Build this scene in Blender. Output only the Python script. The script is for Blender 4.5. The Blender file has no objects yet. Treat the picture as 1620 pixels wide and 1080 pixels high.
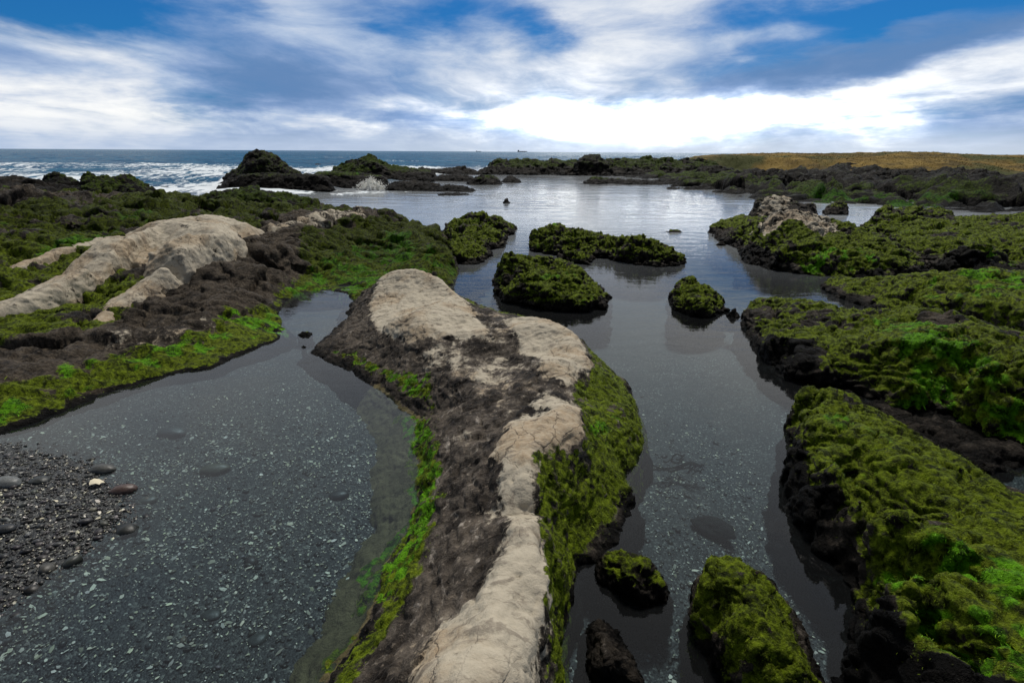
import bpy, math, random
import numpy as np
from mathutils import Matrix, Vector
from mathutils.geometry import delaunay_2d_cdt

R = math.radians
scn = bpy.context.scene
col = scn.collection
rng = np.random.default_rng(7)

# ------------------------------------------------------------------ camera
CAM_H = 2.0
FPX = 900.0                        # focal length in pixels of a 1620 px wide frame
PITCH = math.atan(300.0/900.0)
ROLL = 0.0060
r0 = np.array([1.0, 0, 0]); u0 = np.array([0, math.sin(PITCH), math.cos(PITCH)])
f0 = np.array([0, math.cos(PITCH), -math.sin(PITCH)])
cr = math.cos(ROLL)*r0 + math.sin(ROLL)*u0
cu = -math.sin(ROLL)*r0 + math.cos(ROLL)*u0
cam_d = bpy.data.cameras.new('camera'); cam = bpy.data.objects.new('camera', cam_d); col.objects.link(cam)
cam_d.sensor_width = 36; cam_d.lens = FPX/1620*36; cam_d.clip_start = 0.05; cam_d.clip_end = 20000
M = Matrix.Identity(4)
for i in range(3):
    M[i][0] = cr[i]; M[i][1] = cu[i]; M[i][2] = -f0[i]
M[2][3] = CAM_H
cam.matrix_world = M
scn.camera = cam

def ray(px, py):
    a = (px-810)/FPX; b = (540-py)/FPX
    return f0 + a*cr + b*cu
def W(px, py, z=0.0):              # where the line of sight through a point meets height z
    d = ray(px, py); t = (z-CAM_H)/d[2]
    return np.array([d[0]*t, d[1]*t, z])
def WY(px, py, Y):                 # ... meets distance Y
    d = ray(px, py); t = Y/d[1]
    return np.array([d[0]*t, Y, CAM_H+d[2]*t])

# ------------------------------------------------------------------ node helper
class NT:
    def __init__(s, tree):
        s.t = tree; s.n = tree.nodes; s.l = tree.links; s.n.clear()
    def new(s, kind, **kw):
        n = s.n.new(kind)
        for k, v in kw.items(): setattr(n, k, v)
        return n
    def put(s, sock, v):
        if hasattr(v, 'is_linked') or isinstance(v, bpy.types.NodeSocket): s.l.new(v, sock)
        else:
            try: sock.default_value = v
            except Exception: sock.default_value = (*v, 1) if len(v) == 3 else v
    def math(s, op, a, b=0.0, c=0.0, clamp=False):
        n = s.new('ShaderNodeMath', operation=op, use_clamp=clamp)
        s.put(n.inputs[0], a); s.put(n.inputs[1], b)
        if op in ('MULTIPLY_ADD', 'SMOOTH_MIN', 'COMPARE', 'WRAP'): s.put(n.inputs[2], c)
        return n.outputs[0]
    def add(s, a, b): return s.math('ADD', a, b)
    def sub(s, a, b): return s.math('SUBTRACT', a, b)
    def mul(s, a, b, clamp=False): return s.math('MULTIPLY', a, b, clamp=clamp)
    def div(s, a, b): return s.math('DIVIDE', a, b)
    def vmath(s, op, a, b=(0, 0, 0)):
        n = s.new('ShaderNodeVectorMath', operation=op)
        s.put(n.inputs[0], a); s.put(n.inputs[1], b)
        return n.outputs[0]
    def comb(s, x, y, z):
        n = s.new('ShaderNodeCombineXYZ'); s.put(n.inputs[0], x); s.put(n.inputs[1], y); s.put(n.inputs[2], z); return n.outputs[0]
    def sep(s, v):
        n = s.new('ShaderNodeSeparateXYZ'); s.put(n.inputs[0], v); return n.outputs
    def noise(s, vec, scale, detail=4, rough=0.5, dist=0.0, out=0, lac=2.0):
        n = s.new('ShaderNodeTexNoise', noise_dimensions='3D')
        s.put(n.inputs['Vector'], vec); n.inputs['Scale'].default_value = scale
        n.inputs['Detail'].default_value = detail; n.inputs['Roughness'].default_value = rough
        n.inputs['Distortion'].default_value = dist; n.inputs['Lacunarity'].default_value = lac
        return n.outputs[out]
    def voro(s, vec, scale, feature='F1', out=0, rand=1.0):
        n = s.new('ShaderNodeTexVoronoi', feature=feature)
        s.put(n.inputs['Vector'], vec); n.inputs['Scale'].default_value = scale
        n.inputs['Randomness'].default_value = rand
        return n.outputs[out]
    def ss(s, v, lo, hi, a=0.0, b=1.0):     # smoothstep
        n = s.new('ShaderNodeMapRange', interpolation_type='SMOOTHSTEP')
        s.put(n.inputs[0], v); s.put(n.inputs[1], lo); s.put(n.inputs[2], hi); s.put(n.inputs[3], a); s.put(n.inputs[4], b)
        return n.outputs[0]
    def mix(s, f, a, b, blend='MIX'):
        n = s.new('ShaderNodeMix', data_type='RGBA', blend_type=blend)
        s.put(n.inputs[0], f)
        for i, v in ((6, a), (7, b)):
            if isinstance(v, (tuple, list)): v = (*v[:3], 1)
            s.put(n.inputs[i], v)
        return n.outputs[2]
    def bump(s, h, strength, dist, normal=None):
        n = s.new('ShaderNodeBump'); s.put(n.inputs['Height'], h); s.put(n.inputs['Strength'], strength)
        s.put(n.inputs['Distance'], dist)
        if normal is not None: s.put(n.inputs['Normal'], normal)
        return n.outputs[0]

# ------------------------------------------------------------------ sky
SUN_AZ, SUN_EL = R(16), R(60)       # behind thin cloud, a little right of the view
world = bpy.data.worlds.new('World'); scn.world = world; world.use_nodes = True
def azel(px, py):
    d = ray(px, py); return math.degrees(math.atan2(d[0], d[1])), math.degrees(math.atan2(d[2], math.hypot(d[0], d[1])))
def build_world():
    n = NT(world.node_tree)
    tc = n.new('ShaderNodeTexCoord').outputs['Generated']
    x, y, z = n.sep(tc)
    sky = n.new('ShaderNodeTexSky', sky_type='NISHITA', sun_disc=False)
    sky.sun_elevation = SUN_EL; sky.sun_rotation = SUN_AZ
    sky.air_density = 1.0; sky.dust_density = 0.5; sky.ozone_density = 2.5
    bl = n.mix(1.0, sky.outputs[0], (0.006, 0.034, 0.066), 'MULTIPLY')
    # direction as azimuth / elevation in degrees
    az = n.mul(n.math('ARCTAN2', x, y), 180/math.pi)
    hor = n.math('SQRT', n.add(n.mul(x, x), n.mul(y, y)))
    el = n.mul(n.math('ARCTAN2', z, hor), 180/math.pi)
    # the cloud deck: a plane overhead, streaks run towards the viewer
    zz = n.math('MAXIMUM', z, 0.0)
    den = n.add(zz, 0.085)
    qx = n.div(x, den); qy = n.div(y, den)
    q = n.comb(qx, qy, 0.3)
    w = n.noise(q, 0.35, 3, 0.5, out=1)
    w = n.vmath('MULTIPLY', n.vmath('SUBTRACT', w, (0.5, 0.5, 0.5)), (1.6, 2.4, 0))
    qs = n.vmath('MULTIPLY', n.vmath('ADD', q, w), (1.0, 0.62, 1.0))
    n1 = n.noise(qs, 0.62, 8, 0.60)
    n2 = n.noise(n.vmath('ADD', qs, (7.1, 3.7, 2.0)), 1.7, 7, 0.62)
    # small cumulus near the sea horizon, laid out in az / el
    pa = n.comb(n.mul(az, 0.16), n.mul(el, 0.42), 1.7)
    n3 = n.noise(pa, 1.0, 7, 0.58, 0.3)
    # soft wobble of the big layout
    wa = n.sub(n.noise(n.comb(n.mul(az, 0.055), n.mul(el, 0.16), 4.0), 1.0, 6, 0.6, 0.2), 0.5)
    wb = n.sub(n.noise(n.comb(n.mul(az, 0.07), n.mul(el, 0.2), 9.0), 1.0, 6, 0.62, 0.2), 0.5)
    azw = n.add(az, n.mul(wa, 16)); elw = n.add(el, n.mul(wb, 5.5))
    def blob(px, py, sx, sy, amp, tilt=0):
        a0, e0 = azel(px, py); sx_ = sx/FPX*57.3*0.95; sy_ = sy/FPX*57.3*0.95
        u = n.sub(azw, a0); v = n.sub(elw, e0)
        if tilt:
            c, s_ = math.cos(R(tilt)), math.sin(R(tilt))
            u, v = n.add(n.mul(u, c), n.mul(v, s_)), n.sub(n.mul(v, c), n.mul(u, s_))
        e = n.add(n.math('POWER', n.math('ABSOLUTE', n.div(u, sx_)), 2), n.math('POWER', n.math('ABSOLUTE', n.div(v, sy_)), 2))
        return n.mul(n.math('EXPONENT', n.mul(e, -1)), amp)
    def total(lst, base):
        acc = base
        for b in lst: acc = n.add(acc, blob(*b))
        return acc
    # where it is clear (positive = blue shows)
    clear = total([(60, -5, 130, 45, 1.0), (210, 5, 90, 20, .5), (700, 15, 190, 28, .7), (860, 35, 60, 40, .55), (680, 50, 60, 22, .5),
                   (1400, 2, 330, 22, .8, 4), (1330, 50, 190, 15, .62, 17), (1560, 10, 90, 14, .4, 12), (380, 20, 40, 16, .4),
                   (330, 150, 90, 20, .22, 8), (870, 155, 60, 10, .2), (1150, 5, 120, 20, .3)], 0.0)
    cov = n.sub(n.add(0.80, n.mul(n.sub(n1, 0.5), 1.5)), clear)
    cov = n.add(cov, n.mul(n.sub(n2, 0.5), 0.6))
    high = n.ss(el, 11.5, 17)
    cov = n.ss(n.add(cov, n.mul(high, .45)), -0.1, 0.85)
    # how bright / how grey the cloud is
    lit = total([(840, 120, 230, 75, .34, 14), (1000, 192, 170, 30, .62), (1230, 172, 240, 30, .42, 6), (80, 160, 150, 28, .7), (200, 60, 160, 30, .2),
                 (280, 190, 150, 28, .42), (180, 115, 60, 26, .35), (1540, 110, 260, 32, .35, 12), (440, 40, 200, 40, .22, -14), (70, 45, 120, 25, .2),
                 (620, 165, 90, 10, .25), (1000, 80, 240, 60, .26, 14), (900, 20, 200, 30, .2), (560, 205, 50, 9, .35),
                 (340, 140, 130, 26, -.45, 10), (560, 145, 150, 26, -.28), (90, 100, 120, 22, -.25, -6), (620, 190, 130, 16, -.25), (420, 90, 160, 30, -.2, -10), (760, 60, 70, 20, -.2), (1230, 118, 150, 22, -.45, 16), (1500, 62, 220, 20, -.5, 16),
                 (1560, 200, 160, 40, -.12), (300, 70, 120, 30, -.12, -20)], 0.47)
    lit = n.add(lit, n.mul(n.sub(n1, 0.5), 1.15))
    lit = n.add(lit, n.mul(n.sub(n2, 0.5), 0.75))
    low = n.ss(el, 0.6, 6.0, 1.0, 0.0)
    lit = n.add(lit, n.mul(n.mul(n.sub(n3, 0.5), low), 2.1))
    lit = n.add(lit, n.mul(high, .42))
    lit = n.ss(lit, -0.05, 1.36)
    cr_ = n.new('ShaderNodeValToRGB'); e = cr_.color_ramp.elements
    e[0].position = 0.0; e[0].color = (0.13, 0.25, 0.48, 1)
    e[1].position = 1.0; e[1].color = (1.02, 1.02, 1.0, 1)
    for p, c in ((.25, (0.25, 0.37, 0.61)), (.5, (0.44, 0.55, 0.74)), (.72, (0.68, 0.74, 0.84))):
        k = e.new(p); k.color = (*c, 1)
    n.l.new(lit, cr_.inputs[0])
    out = n.mix(cov, bl, cr_.outputs[0])
    # pale air just over the sea
    air = n.ss(el, 0.0, 3.2, 0.78, 0.0)
    out = n.mix(air, out, n.mix(n.ss(az, -35, 15), (0.50, 0.60, 0.77), (0.66, 0.73, 0.82)))
    # bright heart of the cloud in front of the sun, above the frame
    sd = (math.sin(SUN_AZ)*math.cos(SUN_EL), math.cos(SUN_AZ)*math.cos(SUN_EL), math.sin(SUN_EL))
    dt = n.new('ShaderNodeVectorMath', operation='DOT_PRODUCT'); n.l.new(tc, dt.inputs[0]); dt.inputs[1].default_value = sd
    glow = n.mul(n.math('POWER', n.math('MAXIMUM', dt.outputs['Value'], 0.0), 14), 0.55)
    out = n.mix(glow, out, (1.3, 1.27, 1.2))
    # thin cloud in front of the sun's lower glare: far brighter than the rest
    bb = n.math('MINIMUM', n.add(blob(1010, 185, 330, 55, 1.0), blob(1250, 172, 300, 35, .5)), 1.0)
    gain = n.add(1.0, n.mul(n.mul(bb, n.ss(lit, .5, 1.0)), .7)); gc = n.new('ShaderNodeCombineColor'); [n.l.new(gain, gc.inputs[i]) for i in range(3)]
    out = n.mix(1.0, out, gc.outputs[0], 'MULTIPLY')
    # unseen sky behind the viewer darkened, so faces towards the camera go dark
    out = n.mix(n.ss(n.sub(y, n.mul(z, 0.25)), 0.25, -0.55), out, n.mix(0.62, out, (0.06, 0.09, 0.15)))
    out = n.mix(n.ss(n.sub(y, n.mul(z, 0.1)), 0.2, -0.6, 0.0, 0.8), out, (0.10, 0.14, 0.22))
    g2 = n.add(1.0, n.mul(blob(1040, 196, 260, 26, 1.0), 1.6)); gc2 = n.new('ShaderNodeCombineColor'); [n.l.new(g2, gc2.inputs[i]) for i in range(3)]
    out = n.mix(1.0, out, gc2.outputs[0], 'MULTIPLY')
    # unseen sky overhead dimmed, for darker water and stronger contrast
    up = n.ss(el, 26, 58, 1.0, 0.42); uc = n.new('ShaderNodeCombineColor'); [n.l.new(up, uc.inputs[i]) for i in range(3)]
    out = n.mix(1.0, out, uc.outputs[0], 'MULTIPLY')
    # under the horizon: dark
    out = n.mix(n.ss(el, -1.5, -0.2), (0.03, 0.04, 0.05), out)
    bg = n.new('ShaderNodeBackground'); n.l.new(out, bg.inputs[0]); bg.inputs[1].default_value = 1.0
    o = n.new('ShaderNodeOutputWorld'); n.l.new(bg.outputs[0], o.inputs[0])
build_world()
world.cycles.sampling_method = 'MANUAL'; world.cycles.sample_map_resolution = 512

sun_d = bpy.data.lights.new('sun', 'SUN'); sun_d.energy = 2.9; sun_d.angle = R(11); sun_d.color = (1, 0.955, 0.88)
sun = bpy.data.objects.new('sun', sun_d); col.objects.link(sun)
sdir = Vector((math.sin(SUN_AZ)*math.cos(SUN_EL), math.cos(SUN_AZ)*math.cos(SUN_EL), math.sin(SUN_EL)))
sun.rotation_euler = sdir.to_track_quat('Z', 'Y').to_euler()

scn.view_settings.view_transform = 'Standard'; scn.view_settings.look = 'None'
scn.view_settings.exposure = 0.0; scn.view_settings.gamma = 1.0
scn.cycles.max_bounces = 8; scn.cycles.transparent_max_bounces = 8; scn.cycles.diffuse_bounces = 3
scn.cycles.glossy_bounces = 4; scn.cycles.caustics_reflective = False; scn.cycles.caustics_refractive = False

# ------------------------------------------------------------------ numpy noise
_p = np.random.default_rng(3).permutation(256); PERM = np.concatenate([_p, _p, _p]).astype(np.int32)
_g = np.random.default_rng(5).normal(size=(256, 3)); GRAD = (_g/np.linalg.norm(_g, axis=1)[:, None]).astype(np.float32)
def perlin(P, seed=0):
    P = np.asarray(P, dtype=np.float64) + seed*17.31
    I = np.floor(P).astype(np.int64); F = (P-I).astype(np.float32); I &= 255
    I = I.astype(np.int32)
    U = F*F*F*(F*(F*6-15)+10)
    out = None
    def g(dx, dy, dz):
        h = PERM[PERM[PERM[(I[:, 0]+dx) & 255]+((I[:, 1]+dy) & 255)]+((I[:, 2]+dz) & 255)]
        G = GRAD[h]
        return G[:, 0]*(F[:, 0]-dx)+G[:, 1]*(F[:, 1]-dy)+G[:, 2]*(F[:, 2]-dz)
    def lerp(a, b, t): return a+(b-a)*t
    x00 = lerp(g(0, 0, 0), g(1, 0, 0), U[:, 0]); x10 = lerp(g(0, 1, 0), g(1, 1, 0), U[:, 0])
    x01 = lerp(g(0, 0, 1), g(1, 0, 1), U[:, 0]); x11 = lerp(g(0, 1, 1), g(1, 1, 1), U[:, 0])
    return lerp(lerp(x00, x10, U[:, 1]), lerp(x01, x11, U[:, 1]), U[:, 2])*1.5
def fbm(P, octs=4, seed=0, gain=0.5, ridged=False, billow=False):
    P = np.asarray(P); s = np.zeros(len(P), np.float32); a = 1.0; f = 1.0; tot = 0
    for o in range(octs):
        v = perlin(P*f, seed+o*3)
        if ridged: v = 1-2*np.abs(v)
        if billow: v = 2*np.abs(v)-0.6
        s += a*v; tot += a; a *= gain; f *= 2.03
    return s/tot
_c = np.random.default_rng(11).random((256, 6)).astype(np.float32)
def facets(P, seed=0):
    """angular blocks: offset of each block's tilted face, and closeness to the joint between blocks"""
    P = np.asarray(P, np.float32)+seed*7.7; I = np.floor(P-0.5).astype(np.int32)
    d1 = np.full(len(P), 9., np.float32); d2 = d1.copy(); off = np.zeros(len(P), np.float32)
    for dx in (0, 1):
        for dy in (0, 1):
            for dz in (0, 1):
                J = I+np.array([dx, dy, dz], np.int32); h = PERM[PERM[PERM[J[:, 0] & 255]+(J[:, 1] & 255)]+(J[:, 2] & 255)]; C = _c[h]
                D = P-(J+0.5+(C[:, :3]-0.5)*0.8); d = (D*D).sum(1); o = (D*(C[:, 3:]-0.5)).sum(1)*1.6+(C[:, 3]-0.5)*0.9
                m = d < d1; d2 = np.where(m, d1, np.minimum(d2, d)); d1 = np.where(m, d, d1); off = np.where(m, o, off)
    return off, np.sqrt(d2)-np.sqrt(d1)
def ss(v, lo, hi):
    t = np.clip((v-lo)/(hi-lo), 0, 1); return t*t*(3-2*t)

# ------------------------------------------------------------------ geometry helpers
def mesh_np(name, V, F):
    V = np.asarray(V, np.float32); F = np.asarray(F, np.int32)
    me = bpy.data.meshes.new(name)
    me.vertices.add(len(V)); me.vertices.foreach_set('co', V.ravel())
    k = F.shape[1]
    me.loops.add(F.size); me.loops.foreach_set('vertex_index', F.ravel())
    me.polygons.add(len(F)); me.polygons.foreach_set('loop_start', np.arange(0, F.size, k, dtype=np.int32))
    me.update(calc_edges=True); me.validate()
    return me
def smooth(me): me.polygons.foreach_set('use_smooth', np.ones(len(me.polygons), bool)); me.update()
def getV(me):
    a = np.empty(len(me.vertices)*3, np.float32); me.vertices.foreach_get('co', a); return a.reshape(-1, 3)
def getN(me):
    a = np.empty(len(me.vertices)*3, np.float32); me.vertices.foreach_get('normal', a); return a.reshape(-1, 3)
def setV(me, V): me.vertices.foreach_set('co', np.ascontiguousarray(V, np.float32).ravel()); me.update()
def setmask(me, name, A):
    at = me.attributes.new(name, 'FLOAT_COLOR', 'POINT'); at.data.foreach_set('color', np.ascontiguousarray(A, np.float32).ravel())
def link(name, me, mat, parent=None, label=None, cat=None, group=None, kind=None, loc=None):
    o = bpy.data.objects.new(name, me); col.objects.link(o)
    if mat is not None and me is not None: me.materials.append(mat)
    if parent is not None: o.parent = parent
    if label: o['label'] = label
    if cat: o['category'] = cat
    if group: o['group'] = group
    if kind: o['kind'] = kind
    return o
def recentre(o):                   # put the object's origin at its base
    me = o.data; V = getV(me); c = V.mean(0); c[2] = V[:, 2].min()
    setV(me, V-c); o.location = Vector([float(t) for t in c])

def polydist(XY, poly):            # signed distance, positive inside
    poly = np.asarray(poly)[:, :2]; n = len(poly)
    best = np.full(len(XY), 1e9); inside = np.zeros(len(XY), bool)
    x, y = XY[:, 0], XY[:, 1]
    for i in range(n):
        a, b = poly[i], poly[(i+1) % n]; d = b-a; L = d@d+1e-12
        t = np.clip(((x-a[0])*d[0]+(y-a[1])*d[1])/L, 0, 1)
        best = np.minimum(best, (x-a[0]-t*d[0])**2+(y-a[1]-t*d[1])**2)
        if (a[1] > y.min()-1e9):
            c = ((a[1] > y) != (b[1] > y))
            xi = (b[0]-a[0])*(y-a[1])/((b[1]-a[1]) if abs(b[1]-a[1]) > 1e-12 else 1e-12)+a[0]
            inside ^= c & (x < xi)
    return np.sqrt(best)*np.where(inside, 1, -1)

class Surf:                        # height over the plan, interpolated between known points
    def __init__(s, pts, edges=()):
        pts = np.asarray(pts, float)
        v, e, f, ov, oe, of = delaunay_2d_cdt([Vector((p[0], p[1])) for p in pts], [tuple(map(int, q)) for q in edges], [], 0, 1e-6)
        z = []
        for k, src in enumerate(ov):
            if src: z.append(pts[src[0]][2])
            else:
                d = np.hypot(pts[:, 0]-v[k][0], pts[:, 1]-v[k][1]); j = np.argsort(d)[:2]
                z.append(float(pts[j, 2].mean()))
        s.v = np.array([(a[0], a[1]) for a in v]); s.z = np.array(z); s.f = [t for t in f if len(t) == 3]
    def one(s, X, Y, out=-9.0):
        H = np.full(X.shape, out); 
        for t in s.f:
            a, b, c = s.v[t[0]], s.v[t[1]], s.v[t[2]]
            lo = np.minimum(np.minimum(a, b), c); hi = np.maximum(np.maximum(a, b), c)
            m = np.nonzero((X >= lo[0]) & (X <= hi[0]) & (Y >= lo[1]) & (Y <= hi[1]))[0]
            if not len(m): continue
            x, y = X[m], Y[m]
            D = (b[1]-c[1])*(a[0]-c[0])+(c[0]-b[0])*(a[1]-c[1])
            if abs(D) < 1e-12: continue
            l1 = ((b[1]-c[1])*(x-c[0])+(c[0]-b[0])*(y-c[1]))/D
            l2 = ((c[1]-a[1])*(x-c[0])+(a[0]-c[0])*(y-c[1]))/D
            l3 = 1-l1-l2
            k = (l1 > -1e-6) & (l2 > -1e-6) & (l3 > -1e-6)
            H[m[k]] = l1[k]*s.z[t[0]]+l2[k]*s.z[t[1]]+l3[k]*s.z[t[2]]
        return H
    def __call__(s, X, Y, blur=0.0, out=-9.0):
        if not np.any(blur): return s.one(X, Y, out)
        H = 0
        for k in range(6):
            a = k*math.pi/3+0.4; rr = 1.0 if k % 2 else 0.55
            H = H+s.one(X+blur*rr*math.cos(a), Y+blur*rr*math.sin(a), out)
        return H/6

def offset_poly(P, d):             # push a plan polygon outward
    P = np.asarray(P)[:, :2]; n = len(P)
    A = 0.5*np.sum(P[:, 0]*np.roll(P[:, 1], -1)-np.roll(P[:, 0], -1)*P[:, 1]); sgn = 1 if A > 0 else -1
    out = []
    for i in range(n):
        e1 = P[i]-P[i-1]; e2 = P[(i+1) % n]-P[i]
        n1 = np.array([e1[1], -e1[0]])/(np.linalg.norm(e1)+1e-9)*sgn; n2 = np.array([e2[1], -e2[0]])/(np.linalg.norm(e2)+1e-9)*sgn
        m = n1+n2; L = np.linalg.norm(m); m = m/L if L > 0.3 else n1
        out.append(P[i]+m*d)
    return np.array(out)

def solid_from_height(H, x0, y0, h, bottom):
    ny, nx = H.shape
    ok = H > bottom+1e-3
    cell = ok[:-1, :-1] & ok[1:, :-1] & ok[:-1, 1:] & ok[1:, 1:]
    X, Y = np.meshgrid(x0+h*np.arange(nx), y0+h*np.arange(ny))
    top = np.stack([X, Y, H], -1).reshape(-1, 3); bot = np.stack([X, Y, np.full_like(H, bottom)], -1).reshape(-1, 3)
    N = nx*ny; idx = np.arange(N).reshape(ny, nx)
    a, b, c, d = idx[:-1, :-1][cell], idx[:-1, 1:][cell], idx[1:, 1:][cell], idx[1:, :-1][cell]
    F = [np.stack([a, b, c, d], 1), np.stack([a, d, c, b], 1)+N]
    cp = np.pad(cell, 1)
    jj, ii = np.nonzero(cell)
    for dj, di, p, q in ((-1, 0, (0, 0), (0, 1)), (0, 1, (0, 1), (1, 1)), (1, 0, (1, 1), (1, 0)), (0, -1, (1, 0), (0, 0))):
        m = ~cp[jj+1+dj, ii+1+di]; j, i = jj[m], ii[m]
        A = idx[j+p[0], i+p[1]]; B = idx[j+q[0], i+q[1]]
        F.append(np.stack([B, A, A+N, B+N], 1))
    F = np.concatenate(F); V = np.concatenate([top, bot])
    used = np.unique(F); remap = -np.ones(len(V), np.int64); remap[used] = np.arange(len(used))
    return V[used], remap[F]

def remesh(V, F, voxel):
    me = mesh_np('tmp', V, F); o = bpy.data.objects.new('tmp', me); col.objects.link(o)
    md = o.modifiers.new('r', 'REMESH'); md.mode = 'VOXEL'; md.voxel_size = voxel; md.use_smooth_shade = True
    dg = bpy.context.evaluated_depsgraph_get(); out = bpy.data.meshes.new_from_object(o.evaluated_get(dg))
    bpy.data.objects.remove(o); bpy.data.meshes.remove(me); out.materials.clear()
    return out

def palemask(V, regions, soft=0.05):
    out = np.zeros(len(V))
    for reg in regions:
        if reg[0] != 'pale' or reg[3] < .6: continue
        P = xy(reg[1]); m = np.nonzero(np.all((V[:, :2] > P.min(0)-.3) & (V[:, :2] < P.max(0)+.3), 1))[0]
        if len(m): out[m] = np.maximum(out[m], ss(polydist(V[m][:, :2], P), -soft, soft))
    return out
def roughen(me, S, amp, seed, strata=0.35, fine=1.0, dip=(0.35, 0.2, 1.0), regions=(), proud=0.0, block=0.95, flow=None):
    """displace a rock's surface: lumps, ledges and pits at scale S (metres)"""
    pm = palemask(getV(me), regions) if proud else None
    if pm is not None:
        V = getV(me); setV(me, V+getN(me)*(pm*proud*(0.6+0.8*fbm(V*4, 2, seed+77)))[:, None])
    for k, (sc, am, kind) in enumerate(((1.0, amp*1.15, 'f'), (2.3, amp*0.7, 'r'), (6.0, amp*0.42*fine, 'b'), (15.0, amp*0.20*fine, 'r'), (34.0, amp*0.08*fine, 'b'))):
        V = getV(me); N = getN(me); P = V/S*sc
        if flow is not None and k > 0:
            fl = np.array([flow[0], flow[1], 0.])/math.hypot(*flow); al = P@fl; P = P-np.outer(al, fl)*.62
        Pw = P+0.35*np.stack([perlin(P*0.7, seed+40), perlin(P*0.7, seed+41), perlin(P*0.7, seed+42)], 1)
        if kind == 'f':
            d = 0.6*fbm(Pw, 3, seed)
            for fs, fa in ((1.5, 1.0), (3.9, .50)):
                Q = (V/S+.16*np.stack([perlin(P*2.2, seed+50), perlin(P*2.2, seed+51), perlin(P*2.2, seed+52)], 1))*fs*np.array([1, 1, 1.7])
                o_, e_ = facets(Q, seed % 13); d = d+block*fa*(o_-0.55*(1-ss(e_, 0.0, 0.16)))
        elif kind == 'r': d = fbm(Pw, 2, seed+k, ridged=True)-0.4
        else: d = fbm(Pw, 2, seed+k, billow=True)
        if k == 1 and strata:
            s = (V @ np.array(dip))/(S*0.3)+2.6*perlin(V/S*1.3, seed+9)+.8*perlin(V/S*4, seed+8)
            tri = np.abs((s % 1.0)-0.35)*2
            d = d*(1-strata)+strata*(ss(tri, 0.1, 0.7)-0.5)
        if pm is not None: d = d*(1-(.35, .45, .8, .85, .9)[k]*pm)
        setV(me, V+N*(d*am)[:, None])

def xy(lst): return np.array([W(*p)[:2] if len(p) == 3 else W(p[0], p[1], 0)[:2] for p in lst])

def mosslook(V, N, seed, S, lo=0.03, hi=0.12, moss=1.0, bright=0.3, brown=0.25, upmin=0.05):
    n1 = fbm(V/S*1.2, 4, seed+60); n2 = fbm(V/S*3.1, 3, seed+70); n3 = fbm(V/S*0.8, 3, seed+80)
    up = ss(N[:, 2]+0.35*n1+0.2*n2, upmin, upmin+0.5)
    wet = ss(V[:, 2]+0.06*n1, lo, hi)
    n4 = fbm(V/S*7, 3, seed+75)
    g = np.clip(moss*up*wet*ss(n1*1.2+n2*0.7+n4*.5, -0.55, -0.05), 0, 1)
    b = np.clip(ss(n3+0.5*n2, 0.15, 0.55)*bright*2, 0, 1)*g
    w = ss(n1*0.7-n3*0.7, 0.0, 0.5)*brown
    A = np.zeros((len(V), 4)); A[:, 1] = g; A[:, 2] = b; A[:, 3] = w
    return A

def shade(me, seed, S, regions=(), **kw):
    V = getV(me); N = getN(me); A = mosslook(V, N, seed, S, **kw)
    for reg in regions:
        ch, poly, soft, val = reg[:4]; rough = reg[4] if len(reg) > 4 else 0.06
        P = xy(poly); lo = P.min(0)-0.5; hi = P.max(0)+0.5
        m = np.nonzero(np.all((V[:, :2] > lo) & (V[:, :2] < hi), 1))[0]
        if not len(m): continue
        Q = V[m]; sc = max(rough, 1e-3)
        d = polydist(Q[:, :2], P)+rough*2.2*fbm(Q/(sc*4.0), 5, seed+90, gain=0.66)
        if ch == 'pale' and val > .6: soft = soft*3.0; d = d+.018
        k = ss(d, -soft, soft)
        if ch == 'pale': A[m, 0] = np.maximum(A[m, 0], k*val); A[m, 1] *= 1-k; A[m, 2] *= 1-k; A[m, 3] *= 1-0.7*k
        elif ch == 'bare': A[m, 1] *= 1-k*val; A[m, 2] *= 1-k*val
        elif ch == 'moss':
            tex = ss(fbm(Q/(sc*1.6), 3, seed+95), -0.45, 0.1); A[m, 1] = np.maximum(A[m, 1], k*val*tex); A[m, 0] *= 1-k*val*tex
        elif ch == 'bright':
            tex = ss(fbm(Q/(sc*1.3), 3, seed+96), -0.35, 0.15)
            A[m, 1] = np.maximum(A[m, 1], k*val*tex); A[m, 2] = np.maximum(A[m, 2], k*val*tex*ss(fbm(Q/(sc*3), 3, seed+97), -0.5, 0.3)); A[m, 0] *= 1-k*val*tex
        elif ch == 'brown': A[m, 3] = np.maximum(A[m, 3], k*val)
        elif ch == 'silt': A[m, 3] = np.maximum(A[m, 3], 1.7*k*(V[m, 2] < .02)); A[m, 1] *= 1-.5*k*(V[m, 2] < 0)
        elif ch == 'dark': A[m, 3] *= 1-k*val
        elif ch == 'black': A[m, 3] = A[m, 3]*(1-k)-k*val; A[m, 1] *= 1-.92*k; A[m, 2] *= 1-k  # dark wet weed, plus shade of gaps and undercuts put into the colour
    setmask(me, 'mask', A)

def ring_pts(foot, offs=((0.10, -0.22), (0.30, -0.8))):
    out = []
    for d, z in offs:
        for p in offset_poly(foot, d): out.append((p[0], p[1], z))
    return out

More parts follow.
